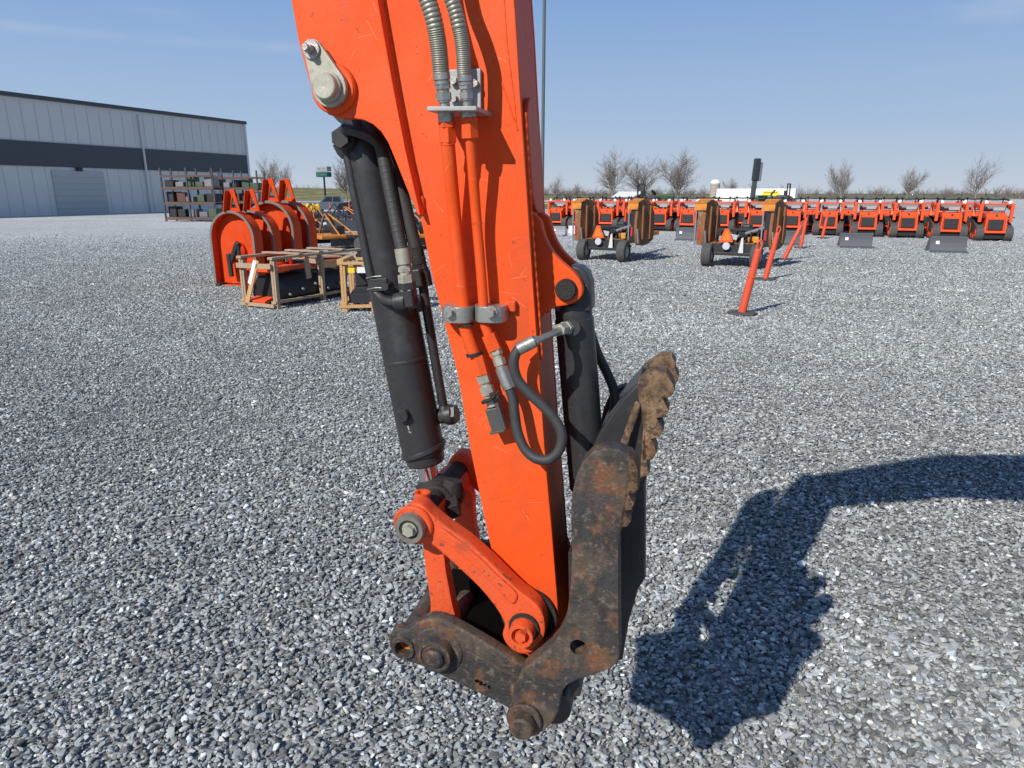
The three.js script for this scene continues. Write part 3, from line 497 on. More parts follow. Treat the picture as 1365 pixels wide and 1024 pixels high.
  part('pipe_clip', [box(0.035, 0.034, 0.05, A(556, 370, hz).x, A(556, 370, hz).y, hz, 0, 0, 0.15, 0.004), box(0.03, 0.03, 0.04, A(557, 404, hz).x, A(557, 404, hz).y, hz, 0, 0, 0.15, 0.004)], M.black, rp);
  part('elbow', [turned(A(592, 540, hz), A(594, 553, hz), [[0, 0], [0, 0.010], [1, 0.017], [1, 0]]), turned(A(584, 555, hz), A(606, 552, hz), [[0, 0], [0, 0.015], [0.5, 0.017], [0.55, 0.02], [0.9, 0.02], [1, 0.015], [1, 0]]), hexa(A(597, 553, hz), A(609, 551.5, hz), 0.0185)], M.black, rp);
  // a chalk mark low on the barrel
  for (const [x, y, w, h, a] of [[545, 570, 2, 6, 0.3], [547, 576, 4, 1.6, -0.5]]) { const c = A(x, y, z + r * 0.985); part('chalk_mark', box(R(w, x, y, 0), R(h, x, y, 0), 0.004, c.x, c.y, z + r * 0.985, 0, -0.15, a), M.zincDull, bc); }
  // port plug near the foot
  const pz = z + r * 0.8; const pl = A(541, 551, pz);
  part('port_plug', [turned(up(pl, pz - 0.02), up(pl, pz + 0.022), [[0, 0], [0, 0.014], [0.6, 0.014], [0.62, 0.0125], [0.96, 0.0125], [1, 0.011], [1, 0]])], M.black, bc);
}
// ---- links between the cylinder and the coupler
{
  const outline = z => P2([[573, 684], [588, 697], [606, 710], [623, 722], [638, 735], [652, 748], [667, 763], [682, 778], [694, 789], [706, 798], [717, 808], [724, 820], [727, 836], [725, 851], [717, 865], [704, 873], [690, 872], [676, 862], [669, 848], [672, 834], [664, 817], [646, 793], [631, 777], [617, 764], [602, 750], [588, 738], [576, 728], [562, 722], [549, 720], [537, 710], [533, 696], [538, 680], [549, 671], [562, 673]], z);
  const o = smooth(outline(0.044), 3);
  const c1 = A(552, 701, 0.05), c2 = A(697, 841, 0.05);
  const link = part('link_arm', [prism(o, 0.008, 0.044, 0.006)], M.orangeWorn, arm);
  part('rib', [prism(smooth(P2([[586, 704], [606, 716], [636, 741], [666, 770], [690, 794], [683, 806], [660, 784], [632, 756], [604, 731], [583, 717]], 0.047), 3), 0.040, 0.0485, 0.004)], M.orangeWorn, link);
  part('link_arm', prism(o, -W - 0.044, -W - 0.008, 0.006), M.orangeWorn, arm);
  // upper pin
  const q1 = A(550, 701, 0.05), rr1 = R(18.5, 550, 701, 0.06);
  const pin = part('link_pin', [turned(up(q1, -W - 0.06), up(q1, 0.046), [[0, 0], [0, 0.022], [1, 0.022], [1, 0]])], M.grease, arm);
  part('boss', [turned(up(q1, 0.040), up(q1, 0.052), [[0, 0], [0, rr1 * 1.42], [0.7, rr1 * 1.42], [1, rr1 * 1.32], [1, 0]], 40)], M.orangeWorn, pin);
  part('washer', [turned(up(q1, 0.052), up(q1, 0.068), [[0, 0], [0, rr1 * 1.05], [0.8, rr1 * 1.05], [1, rr1 * 0.98], [1, rr1 * 0.72], [0.75, rr1 * 0.66], [0.75, 0]], 40)], M.pinSteel, pin);
  part('recess', turned(up(q1, 0.0635), up(q1, 0.0655), [[0, 0], [0, rr1 * 0.72], [1, rr1 * 0.72], [1, 0]], 30), M.grease, pin);
  part('bolt', [hexa(up(q1, 0.060), up(q1, 0.074), rr1 * 0.42), turned(up(q1, 0.056), up(q1, 0.066), [[0, 0], [0, rr1 * 0.52], [1, rr1 * 0.52], [1, 0]])], M.zincDull, pin);
  // lower pin, painted over
  const q2 = A(697, 841, 0.055), rr2 = R(17, 697, 841, 0.065);
  const pin2 = part('arm_pin', [turned(up(q2, -W - 0.06), up(q2, 0.046), [[0, 0], [0, 0.022], [1, 0.022], [1, 0]])], M.grease, arm);
  part('boss', [turned(up(q2, -0.004), up(q2, 0.010), [[0, 0], [0, rr2 * 2.3], [1, rr2 * 2.3], [1, 0]], 40)], M.grease, pin2);
  part('washer', [turned(up(q2, 0.040), up(q2, 0.050), [[0, 0], [0, rr2 * 1.28], [1, rr2 * 1.2], [1, 0]], 40)], M.grease, pin2);
  part('collar', [turned(up(q2, 0.048), up(q2, 0.074), [[0, 0], [0, rr2], [0.9, rr2], [1, rr2 * 0.95], [1, rr2 * 0.72], [0.45, rr2 * 0.62], [0.45, 0]], 40)], M.orangeWorn, pin2);
  part('bolt', [hexa(up(q2, 0.056), up(q2, 0.076), rr2 * 0.45)], M.orangeWorn, pin2);
  // grease cup on top of the boss
  part('grease_cup', [turned(A(563, 676, 0.0), A(563, 656, 0.0), [[0, 0], [0, 0.016], [0.5, 0.0125], [0.8, 0.0145], [1, 0.0145], [1, 0.009], [0.8, 0.008], [0.8, 0]])], M.orangeWorn, link);
  // cross tube between the two links
  part('cross_tube', [turned(up(A(560, 694, 0), -W), up(A(560, 694, 0), 0.012), [[0, 0], [0, 0.034], [1, 0.034], [1, 0]])], M.orangeWorn, arm);
  // coupler link: two straps down to the coupler pin
  const s = P2([[560, 712], [564, 735], [567, 765], [572, 795], [573, 815], [568, 835], [575, 855], [592, 862], [607, 850], [609, 832], [603, 806], [598, 780], [594, 757], [592, 735], [590, 712], [578, 700], [566, 702]], 0.006);
  const sm = smooth(s, 3);
  part('coupler_link', prism(sm, -0.022, 0.006, 0.004), M.orangeWorn, arm);
  part('coupler_link', prism(sm, -W + 0.0, -W + 0.028, 0.004), M.orangeWorn, arm);
  part('hose_guard', [turned(A(598, 672, -0.09), A(604, 640, -0.10), [[0, 0], [0, 0.022], [0.5, 0.026], [1, 0.018], [1, 0]]), box(0.022, 0.03, 0.03, A(604, 678, -0.055).x, A(604, 678, -0.055).y, -0.06, 0.2, 0.4, 0.2, 0.003)], M.grease, arm);
}
// ---- coupler: two plates joined by a box beam
{
  const o = P2([[517, 852], [521, 843], [530, 838], [541, 839], [552, 833], [563, 826], [577, 823], [592, 826], [606, 833], [630, 846], [660, 864], [700, 889], [722, 906], [730, 930], [722, 955], [706, 962], [676, 945], [640, 927], [600, 908], [560, 889], [531, 879], [521, 870]], 0.056);
  const sm = smooth(o, 3), h = A(538, 863, 0.056), hr = R(10.5, 538, 863, 0.056);
  const cp = part('coupler', prism(sm, 0.030, 0.056, 0.007, [[h.x, h.y, hr]]), M.rust, arm);
  part('far_plate', prism(sm, -W - 0.056, -W - 0.030, 0.007, [[h.x, h.y, hr]]), M.rust, cp);
  // raised pad with the chamfered lower edge
  part('face_plate', [prism(P2([[622, 866], [650, 880], [694, 905], [694, 930], [664, 926], [624, 906]], 0.058), 0.050, 0.060, 0.005)], M.rust, cp);
  for (const [x, y, w, h, a] of [[636, 908, 6, 4, 0.3], [641, 911, 4, 6, -0.2], [646, 913, 5, 2.5, 0.4], [652, 916, 3, 4.5, 0.1]]) { const c = A(x, y, 0.0603); part('paint_mark', box(R(w, x, y, 0.06), R(h, x, y, 0.06), 0.0008, c.x, c.y, 0.0604, 0, 0, a), M.shadeAndMarkBlack, cp); }
  const b = P2([[612, 842], [690, 888], [712, 912], [704, 944], [640, 912], [600, 892]], 0.03);
  part('cross_beam', [prism(b, -W - 0.029, 0.0, 0.004)], M.shadeAndMarkBlack, cp);  // beam coloured near-black to carry the shade of the interior
  part('shade_plate', [prism(P2([[596, 770], [640, 775], [700, 850], [696, 890], [612, 845], [600, 830]], -0.12), -0.16, -0.12, 0.003)], M.shadeAndMarkBlack, cp);  // added plate, its near-black standing in for the shaded gap
  part('hole_bushing', [turned(up(h, -W - 0.05), up(h, 0.062), [[0, hr * 0.99], [0, hr * 1.45], [0.985, hr * 1.5], [1, hr * 1.4], [1, hr * 0.99], [0, hr * 0.99]], 36)], M.rust, cp);
  part('hole_liner', turned(up(h, 0.0), up(h, 0.04), [[0, 0], [0, hr * 0.98], [1, hr * 0.98], [1, hr * 0.90], [0.15, hr * 0.88], [0.15, 0]], 30), M.yellowOrange, cp);
  const q = A(583, 869, 0.06), r = R(22.5, 583, 869, 0.07);
  const pin = part('coupler_pin', [turned(up(q, -W - 0.07), up(q, 0.055), [[0, 0], [0, r * 0.6], [1, r * 0.6], [1, 0]]), turned(up(q, 0.052), up(q, 0.078), [[0, 0], [0, r], [0.85, r], [1, r * 0.93], [1, r * 0.8], [0.9, r * 0.76], [0.9, 0]], 44)], M.rust, cp);
  part('pin_end', [turned(up(q, 0.074), up(q, 0.086), [[0, 0], [0, r * 0.60], [0.7, r * 0.58], [1, r * 0.45], [1, 0]], 9)], M.rust, pin);
  part('wear_ring', [turned(up(q, 0.050), up(q, 0.059), [[0, 0], [0, r * 1.55], [0.6, r * 1.5], [1, r * 1.4], [1, 0]], 48)], M.rust, cp);
}
// ---- thumb
{
  const zo = 0.100, zi = 0.062;
  const n = P2([[676, 958], [678, 944], [683, 928], [687, 912], [693, 898], [701, 889], [716, 878], [730, 866], [742, 852], [750, 836], [756, 816], [759, 795], [761, 765], [762, 730], [761, 695], [762, 662], [767, 637], [776, 616], [789, 603], [806, 598], [824, 599], [836, 605], [845, 615], [848, 628], [847, 640], [849, 650], [845, 655], [839, 656], [840, 663], [843, 670], [841, 677], [835, 680], [835, 687], [838, 694], [834, 700], [828, 702], [827, 712], [825, 722], [825, 800], [826, 876], [822, 886], [812, 893], [790, 901], [768, 908], [756, 914], [750, 922], [747, 934], [744, 950], [738, 962], [728, 973], [714, 982], [698, 985], [684, 978]], zo);
  const h = A(771, 863, zo), hr = R(11.5, 771, 863, zo);
  const th = part('thumb', prism(n, zi, zo, 0.004, [[h.x, h.y, hr]]), M.rust, arm);
  part('tooth_edge', prism(P2([[838, 607], [847, 616], [851, 628], [850, 642], [852, 651], [846, 657], [838, 657], [841, 663], [846, 671], [842, 679], [833, 681], [836, 687], [841, 695], [835, 702], [828, 703], [826, 713], [825.5, 700], [831, 670], [837, 645], [838, 622]], zo), zi - 0.004, zo + 0.0025, 0.002), M.rustBrown, th);
  // middle tine, taller, with its toothed bar
  const m = P2([[772, 670], [778, 640], [786, 605], [797, 580], [812, 556], [832, 530], [851, 510], [873, 494], [887, 497], [895, 512], [894, 522], [889, 530], [890, 540], [882, 548], [884, 560], [875, 566], [877, 582], [868, 588], [870, 605], [861, 612], [860, 640], [860, 772], [851, 786], [838, 830], [830, 880], [780, 895], [764, 860], [764, 740]], -0.07);
  part('tine', prism(m, -0.105, -0.07, 0.004), M.black, th);
  part('tooth_bar', prism(P2([[850, 511], [862, 500], [873, 493.5], [888, 496.5], [897, 510], [900, 520], [894, 529], [884, 531], [887, 537], [892, 546], [887, 555], [876, 557], [879, 563], [885, 573], [879, 583], [868, 585], [872, 591], [876, 602], [870, 612], [859, 613], [862, 619], [866, 630], [859, 641], [853, 640], [855, 600], [857, 572], [855, 548], [851, 530]], -0.066), -0.112, -0.062, 0.003), M.rustHeavy, th);
  // far tine
  const f = P2([[786, 630], [797, 585], [812, 556], [830, 526], [846, 503], [862, 486], [881, 475], [895, 475], [900, 484], [899, 492], [904, 501], [902, 510], [894, 514], [888, 540], [870, 590], [862, 640], [850, 700], [800, 760], [775, 720]], -0.235);
  part('tine', prism(f, -0.27, -0.235, 0.004), M.rust, th);
  part('tooth_bar', prism(P2([[863, 486], [881, 474.5], [896, 474.5], [901, 484], [900, 492], [905, 501], [903, 510.5], [894, 514], [884, 512], [872, 500]], -0.231), -0.274, -0.231, 0.004), M.rustHeavy, th);
  // front plate joining the tines
  const fp = P2([[786, 612], [797, 582], [812, 558], [832, 532], [850, 513], [856, 518], [838, 538], [819, 563], [803, 587], [793, 614]], -0.10);
  part('front_plate', prism(fp, -0.238, -0.10, 0.002), M.black, th);
  part('back_plate', prism(P2([[770, 700], [782, 700], [784, 880], [772, 880]], -0.04), -0.236, 0.063, 0.002), M.black, th);
  // gusset rod
  part('gusset_rod', [tube(PT([[850, 540, -0.064], [843, 560, -0.058], [834, 586, -0.05], [826, 610, -0.045]]), R(5.5, 840, 565, -0.06), 20, 10)], M.rustHeavy, th);
  // pivot at the foot
  const q = A(700, 958, zo), r = R(24, 700, 958, zo), q2 = A(696, 968, zo + 0.02);
  const boss = part('pivot_boss', [turned(up(q2, zo - 0.004), up(q2, zo + 0.008), [[0, 0], [0, r], [0.8, r * 0.99], [1, r * 0.93], [1, 0]], 44)], M.rust, th);
  part('pivot_pin', [turned(up(q2, zo + 0.006), up(q2, zo + 0.032), [[0, 0], [0, r * 0.66], [0.85, r * 0.66], [1, r * 0.56], [1, 0.003], [0.9, 0]], 36)], M.rust, boss);
  part('pin_collar', turned(up(A(735, 944, 0.06), -W - 0.06), up(A(735, 944, 0.06), 0.058), [[0, 0], [0, R(26, 735, 944, 0.06)], [1, R(26, 735, 944, 0.06)], [1, 0]], 36), M.black, th);
  part('far_plate', prism(n.filter((p, i) => i < 20 || i > 39), -W - 0.098, -W - 0.066, 0.004), M.rust, th);
}
// ---- the boom that carries the arm, above and to the right of the picture
{
  const x0 = topR.x - 0.09, o = [[x0 - 0.10, 2.22], [x0 + 0.02, 2.10], [x0 + 0.6, 2.36], [x0 + 1.2, 2.42], [x0 + 2.0, 2.05], [x0 + 2.6, 1.4], [x0 + 2.95, 1.5], [x0 + 2.4, 2.55], [x0 + 1.3, 3.0], [x0 + 0.5, 2.82], [x0 - 0.08, 2.36]];
  part('boom', prism(o, -W - 0.0 + 0.02, -0.02, 0.004), M.orange, arm);
  part('boom_pin', turned(V(x0 - 0.02, 2.26, -W - 0.05), V(x0 - 0.02, 2.26, 0.05), [[0, 0], [0, 0.045], [1, 0.045], [1, 0]]), M.zincDull, arm);
}

// ================================================================= FAR THINGS: building, trees, poles
class MB {                                                                    // collects tapered sticks into one geometry
  constructor() { this.p = []; this.i = []; }
  stick(a, b, r0, r1, n = 4) {
    const d = b.clone().sub(a).normalize(), u = (Math.abs(d.y) > 0.9 ? V(1, 0, 0) : V(0, 1, 0)).cross(d).normalize(), v = d.clone().cross(u), o = this.p.length / 3;
    for (const [c, r] of [[a, r0], [b, r1]]) for (let k = 0; k < n; k++) { const t = k / n * Math.PI * 2, x = Math.cos(t) * r, y = Math.sin(t) * r; this.p.push(c.x + u.x * x + v.x * y, c.y + u.y * x + v.y * y, c.z + u.z * x + v.z * y); }
    for (let k = 0; k < n; k++) { const k2 = (k + 1) % n; this.i.push(o + k, o + k2, o + n + k, o + n + k, o + k2, o + n + k2); }
  }
  get geo() { const g = new THREE.BufferGeometry(); g.setAttribute('position', new THREE.Float32BufferAttribute(this.p, 3)); g.setIndex(this.i); g.computeVertexNormals(); return g; }
}
function bareTree(H, spread, lean, levels = 3, many = 1) {                   // a tree without leaves: a short trunk, rising leaders, ever finer twigs
  const trunk = new MB(), crown = new MB();
  const branch = (p, d, L, r, depth) => {
    const n = depth === 0 ? 3 : depth === 1 ? 6 : depth === 2 ? 5 : 3; let q = p.clone(), dir = d.clone();
    for (let k = 0; k < n; k++) {
      const e = q.clone().addScaledVector(dir, L / n), r0 = r * (1 - 0.75 * k / n), r1 = r * (1 - 0.75 * (k + 1) / n);
      (depth === 0 ? trunk : crown).stick(q, e, depth ? r0 : r * (1.25 - 0.12 * k), depth ? r1 : r * (1.25 - 0.12 * (k + 1)), depth === 0 ? 8 : depth === 1 ? 5 : 3);
      q = e; dir = dir.clone().add(V(rr(-1, 1), rr(-0.1, 0.45), rr(-1, 1)).multiplyScalar(depth ? 0.17 : 0.06)).normalize();
      if (depth >= 1 && depth < levels) { const kids = Math.round((depth === 1 ? 2 : 1.6) * many + rr(-0.4, 0.6)); for (let c = 0; c < kids; c++) fork(e, dir, L * (1 - 0.45 * k / n) * rr(0.38, 0.62), r1 * 0.55 + 0.010, depth + 1, rr(0.4, 0.95)); }
    }
    if (depth === 0) { const m = 5; for (let c = 0; c < m; c++) { const az = (c + rr(0, 0.7)) / m * 6.283, open = (c === 0 ? 0.08 : rr(0.28, 0.62)) * spread; branch(q.clone().addScaledVector(d, -rr(0, 0.3) * L), V(Math.sin(open) * Math.cos(az) + lean, Math.cos(open), Math.sin(open) * Math.sin(az)).normalize(), H * (c === 0 ? 0.74 : rr(0.5, 0.7)), r * rr(0.45, 0.62), 1); } }
    else if (depth < levels) fork(q, dir, L * 0.4, r * 0.25 + 0.008, depth + 1, 0.15);
  };
  const fork = (p, d, L, r, depth, open) => { const az = rr(0, 6.283), u = (Math.abs(d.y) > 0.9 ? V(1, 0, 0) : V(0, 1, 0)).cross(d).normalize(), v = d.clone().cross(u); branch(p, d.clone().multiplyScalar(Math.cos(open)).addScaledVector(u, Math.cos(az) * Math.sin(open)).addScaledVector(v, Math.sin(az) * Math.sin(open)).add(V(0, 0.16, 0)).normalize(), L, r, depth); };
  branch(V(0, -0.2, 0), V(lean, 1, 0).normalize(), H * 0.22, H * 0.017, 0);
  return [trunk.geo, crown.geo];
}
const bark = flat(0.22, 0.19, 0.165, 0.95), twig = flat(0.24, 0.205, 0.18, 0.95);
const treeShapes = [bareTree(10, 0.85, 0.03, 3, 1.7), bareTree(10, 1.15, -0.04, 3, 1.75), bareTree(10, 0.9, 0.0, 3, 1.7), bareTree(10, 1.05, 0.05, 3, 1.2)];
treeShapes.forEach(s => s.forEach(g => g.computeBoundingBox()));
function tree(k, px, top, d, wide, turn, label, group = 'bare trees beyond the lot') {
  const p = At(px, 257 - (257 - top) * 1.10, d), [tg, cg] = treeShapes[k], H = cg.boundingBox.max.y;
  const t = thing('bare_tree', label, 'tree', [p.x, 0, p.z], turn, group); const s = p.y / H; t.scale.set(s * wide, s, s * wide);
  part('trunk', tg, bark, t); part('crown', cg, twig, t); return t;
}
const TREES = [
  [0, 818, 196, 140, 1.25, 0.3, 'tallest narrow bare tree right of the orange arm, behind the left folded mower'],
  [2, 857, 210, 145, 1.45, 1.2, 'medium bare tree just left of the big dark spreading tree'],
  [1, 908, 198, 120, 1.5, 2.2, 'big dark bare tree with many stems, widest of those on the right'],
  [3, 741, 231, 150, 1.15, 0.8, 'small bare tree touching the right edge of the orange arm'],
  [2, 768, 243, 170, 0.9, 2.0, 'smallest bare tree in the gap right of the arm'],
  [0, 976, 235, 210, 1.2, 4.0, 'hazy bare tree behind the white trailer beside the silo'],
  [1, 352, 205, 130, 1.0, 5.0, 'bare tree nearest the corner of the grey building'],
  [3, 376, 208, 135, 1.0, 3.3, 'leaning bare tree second from the grey building'],
  [0, 458, 203, 110, 0.95, 1.9, 'bare tree right of the green roadside sign, behind the black cylinder'],
  [1, 1128, 212, 125, 1.1, 0.5, 'bare tree right of the white trailer, first of the three at the right edge'],
  [2, 1215, 222, 150, 1.2, 2.6, 'bare tree between the two taller ones at the far right'],
  [3, 1312, 203, 130, 1.1, 1.4, 'bare tree at the extreme right edge'],
];
TREES.forEach(a => tree(...a));
{ // far hedgerows and woods that read as one brown mass
  const [, small] = bareTree(5, 1.2, 0, 2, 1.5); const im = new THREE.InstancedMesh(small, flat(0.24, 0.205, 0.18, 1), 520), m = new THREE.Matrix4(), q = new THREE.Quaternion();
  for (let i = 0; i < 520; i++) { const a = rr(-0.75, 0.75), d = rr(230, 420), s = rr(0.45, 1.0) * (a < -0.15 ? 0.8 : 1.0); q.setFromAxisAngle(V(0, 1, 0), rr(0, 6.28)); m.compose(V(Math.sin(a) * d, a < -0.05 ? 1.2 : -0.2, -Math.cos(a) * d), q, V(s * 1.8, s, s * 1.8)); im.setMatrixAt(i, m); }
  im.name = 'far_tree_line'; im.userData.kind = 'stuff'; scene.add(im);
}
// grey metal building on the left
{
  const c = At(333, 250, 72), len = 52, dep = 30, H = At(331, 165.5, 72).y, az = 23 * Math.PI / 180;
  const b = thing('metal_building', 'grey metal-clad building with a dark band, at the left edge behind the racks', 'building', [c.x, 0, c.z], Math.PI / 2 - az);
  // local -x runs back along the wall towards the left of the picture; the wall faces +z
  const wallM = flat(0.62, 0.61, 0.59, 0.7), darkM = flat(0.055, 0.06, 0.075, 0.5);
  const seams = []; for (let k = 0; k < 52; k++) seams.push(box(0.05, H - 0.2, 0.05, -len + 0.5 + k, (H - 0.2) / 2, 0.02));
  part('wall', box(len, H, dep, -len / 2, H / 2, -dep / 2), wallM, b);
  const ribs = part('wall_rib', seams, wallM, b); ribs.userData.kind = 'stuff';
  part('band', box(len + 0.1, H * 0.21, 0.06, -len / 2, H * 0.535, 0.07), darkM, b);
  part('roof_trim', box(len + 0.4, 0.28, dep + 0.4, -len / 2, H + 0.12, -dep / 2), darkM, b);
  for (const x of [-12, -26, -40]) part('downpipe', box(0.14, H - 0.3, 0.12, x, (H - 0.3) / 2, 0.17), wallM, b);
  for (const x of [-18, -33]) { const dr = part('roll_door', box(4.2, H * 0.40, 0.08, x, H * 0.20, 0.06), flat(0.42, 0.43, 0.44, 0.5), b); for (let k = 1; k < 7; k++) part('door_slat', box(4.1, 0.05, 0.03, x, H * 0.40 * k / 7, 0.115), flat(0.36, 0.37, 0.38), dr); part('wall_lamp', box(0.4, 0.25, 0.3, x, H * 0.43 - 0.14, 0.22, 0, 0, 0, 0.05), M.blackFar, b); }
  part('corner_trim', box(0.25, H, 0.25, 0, H / 2 - 0.02, 0.0), wallM, b);
}
// storage racks before it, and a blue container
function rack(px, py, w, turn, label) {
  const r = thing('storage_rack', label, 'rack', G(px, py), turn, 'storage racks by the grey building'), H = 2.6, dep = 1.0, dk = flat(0.05, 0.055, 0.06, 0.6);
  for (const x of [-w / 2, 0, w / 2]) for (const z of [-dep / 2, dep / 2]) part('upright', box(0.08, H + 0.4, 0.08, x, (H + 0.4) / 2, z), dk, r);
  for (const y of [0.15, 1.0, 1.85, 2.55]) for (const z of [-dep / 2, dep / 2]) part('beam', box(w, 0.11, 0.05, 0, y, z + 0.045), flat(0.11, 0.05, 0.035), r);
  for (const y of [0.2, 1.06, 1.9]) { part('shelf', box(w, 0.04, dep, 0, y + 0.03, 0), flat(0.13, 0.11, 0.09), r);
    for (let k = 0; k < 5; k++) { const h = rr(0.25, 0.62), c = [[0.03, 0.03, 0.035], [0.20, 0.19, 0.2], [0.06, 0.09, 0.05], [0.12, 0.05, 0.035], [0.16, 0.155, 0.17], [0.02, 0.02, 0.02]][rnd() * 6 | 0]; part('stored_part', box(w / 6.5, h, dep * 0.7, -w / 2 + (k + 0.5) * w / 5, y + 0.055 + h / 2, rr(-0.08, 0.08), 0, rr(-0.2, 0.2), 0, 0.03), flat(...c), r); } }
}
rack(322, 291, 3.2, -0.15, 'dark storage rack loaded with parts, nearest the blue container');
rack(262, 295, 3.2, -0.15, 'dark storage rack loaded with parts, left of the other rack');
{
  const b = thing('blue_container', 'blue metal container standing right of the storage racks', 'container', At(347, 268, 48).setY(0), -0.2), bl = flat(0.03, 0.10, 0.36, 0.5);
  part('body', box(2.2, 1.35, 1.6, 0, 0.7, 0, 0, 0, 0, 0.03), bl, b); for (let k = 0; k < 7; k++) part('rib', box(0.08, 1.15, 0.05, -0.96 + k * 0.32, 0.7, 0.815), bl, b); part('lid', box(2.3, 0.10, 1.7, 0, 1.43, 0), flat(0.2, 0.22, 0.25), b);
}
// green roadside sign on a tall pole
{
  const p = At(434, 268, 85), y = py => At(434, py, 85).y;
  const s = thing('roadside_sign', 'two-part roadside sign, grey above green, on one dark pole by the road', 'sign', [p.x, 0, p.z], -0.5);
  part('pole', cyl(V(0, 0, 0), V(0, y(236) + 0.1, 0), 0.13, 0.11, 12), M.blackFar, s);
  const gm = flat(0.012, 0.085, 0.065, 0.5), wm = flat(0.33, 0.34, 0.35, 0.5), w = 1.75, d = 0.75;
  const up_ = part('upper_panel', box(w, y(222) - y(228.5), d, 0, (y(222) + y(228.5)) / 2, 0, 0, 0, 0, 0.03), wm, s), lo = part('lower_panel', box(w, y(229.5) - y(236), d, 0, (y(229.5) + y(236)) / 2, 0, 0, 0, 0, 0.03), gm, s);
  part('panel_end', box(0.02, y(222) - y(228.5) - 0.06, d - 0.06, -w / 2 - 0.012, (y(222) + y(228.5)) / 2, 0), M.white, up_); part('panel_end', box(0.02, y(229.5) - y(236) - 0.06, d - 0.06, -w / 2 - 0.012, (y(229.5) + y(236)) / 2, 0), flat(0.03, 0.42, 0.30), lo);
  const lettering = (yc, h, m, host) => { const g = []; for (let k = 0; k < 7; k++) { g.push(box(0.05, h * (k ? 0.7 : 1), 0.01, -0.62 + k * 0.2, yc, d / 2 + 0.006)); if (k % 3) g.push(box(0.12, 0.04, 0.01, -0.56 + k * 0.2, yc + h * (k % 2 ? 0.25 : -0.2), d / 2 + 0.008)); } part('lettering', g, m, host).userData.kind = 'stuff'; };
  lettering((y(222) + y(228.5)) / 2, 0.26, flat(0.12, 0.12, 0.13), up_); lettering((y(229.5) + y(236)) / 2, 0.26, flat(0.10, 0.30, 0.25), lo);
}
// parked vehicles beyond the lot
function vehicle(name, label, cat, pos, turn, col, side, glassP, L, Wd) {
  const v = thing(name, label, cat, pos, turn), bodyM = std({ color: new THREE.Color().setRGB(...col), roughness: 0.25, metalness: 0.2 });
  part('body', prism(side, -Wd / 2, Wd / 2, 0.05), bodyM, v);
  for (const gp of glassP) for (const s of [-1, 1]) part('window', prism(gp, s > 0 ? Wd / 2 - 0.02 : -Wd / 2 - 0.012, s > 0 ? Wd / 2 + 0.012 : -Wd / 2 + 0.02, 0.003), M.glass, v);
  for (const x of [-L * 0.31, L * 0.30]) for (const s of [-1, 1]) { const w = part('wheel', turned(V(x, 0.36, s * (Wd / 2 - 0.18)), V(x, 0.36, s * (Wd / 2 + 0.02)), [[0, 0], [0, 0.36], [0.9, 0.36], [1, 0.32], [1, 0]]), M.tyre, v); part('rim', turned(V(x, 0.36, s * (Wd / 2 - 0.01)), V(x, 0.36, s * (Wd / 2 + 0.03)), [[0, 0], [0, 0.22], [1, 0.2], [1, 0]]), M.steelGrey, w); }
  part('bumper', box(0.12, 0.2, Wd * 0.96, -L / 2 + 0.02, 0.55, 0, 0, 0, 0, 0.03), M.blackFar, v); part('bumper', box(0.12, 0.2, Wd * 0.96, L / 2 - 0.02, 0.55, 0, 0, 0, 0, 0.03), M.blackFar, v); v.scale.setScalar(0.78);
}
vehicle('pickup_truck', 'blue-grey crew cab pickup parked before the grass, under the roadside sign', 'pickup truck', At(447, 283, 58).setY(0), 0.12, [0.10, 0.14, 0.19],
  [[-2.6, 0.42], [2.6, 0.42], [2.65, 0.95], [2.55, 1.16], [0.9, 1.16], [0.75, 1.78], [-0.75, 1.8], [-1.35, 1.18], [-2.45, 1.05], [-2.65, 0.8]], [[[-1.15, 1.2], [-0.7, 1.7], [-0.15, 1.7], [-0.15, 1.2]], [[-0.05, 1.2], [-0.05, 1.7], [0.62, 1.68], [0.72, 1.2]]], 5.3, 1.9);
vehicle('dark_suv', 'near-black sport utility car beside the blue-grey pickup', 'car', At(482, 283, 57).setY(0), 0.1, [0.012, 0.014, 0.017],
  [[-2.2, 0.40], [2.2, 0.40], [2.3, 0.9], [2.1, 1.2], [1.75, 1.68], [-0.4, 1.72], [-1.1, 1.2], [-2.1, 1.05], [-2.28, 0.75]], [[[-0.9, 1.2], [-0.38, 1.6], [0.4, 1.6], [0.4, 1.2]], [[0.5, 1.2], [0.5, 1.6], [1.6, 1.55], [1.8, 1.2]]], 4.5, 1.85);
{ // yellow machines behind the orange shrouds
  const y = flat(0.72, 0.42, 0.02, 0.5), w = flat(0.5, 0.40, 0.2, 0.5);
  [[405, 'first'], [411.5, 'second'], [418, 'third'], [424.5, 'fourth']].forEach(([px, o]) => { const p = At(px, 282, 44), t = thing('yellow_barrel', o + ' yellow barrel from the left in the row before the pickup', 'barrel', [p.x, 0, p.z], 0, 'yellow barrels before the pickup');
    part('drum', turned(V(0, 0.35, 0), V(0, 0.95, 0), [[0, 0], [0, 0.15], [0.08, 0.17], [0.3, 0.165], [0.33, 0.175], [0.36, 0.165], [0.64, 0.165], [0.67, 0.175], [0.7, 0.165], [0.92, 0.17], [1, 0.15], [1, 0]], 16), y, t); part('cap', cyl(V(0, 0.95, 0), V(0, 1.0, 0), 0.05), w, t); part('stand', box(0.3, 0.35, 0.3, 0, 0.175, 0), M.blackFar, t); });
}
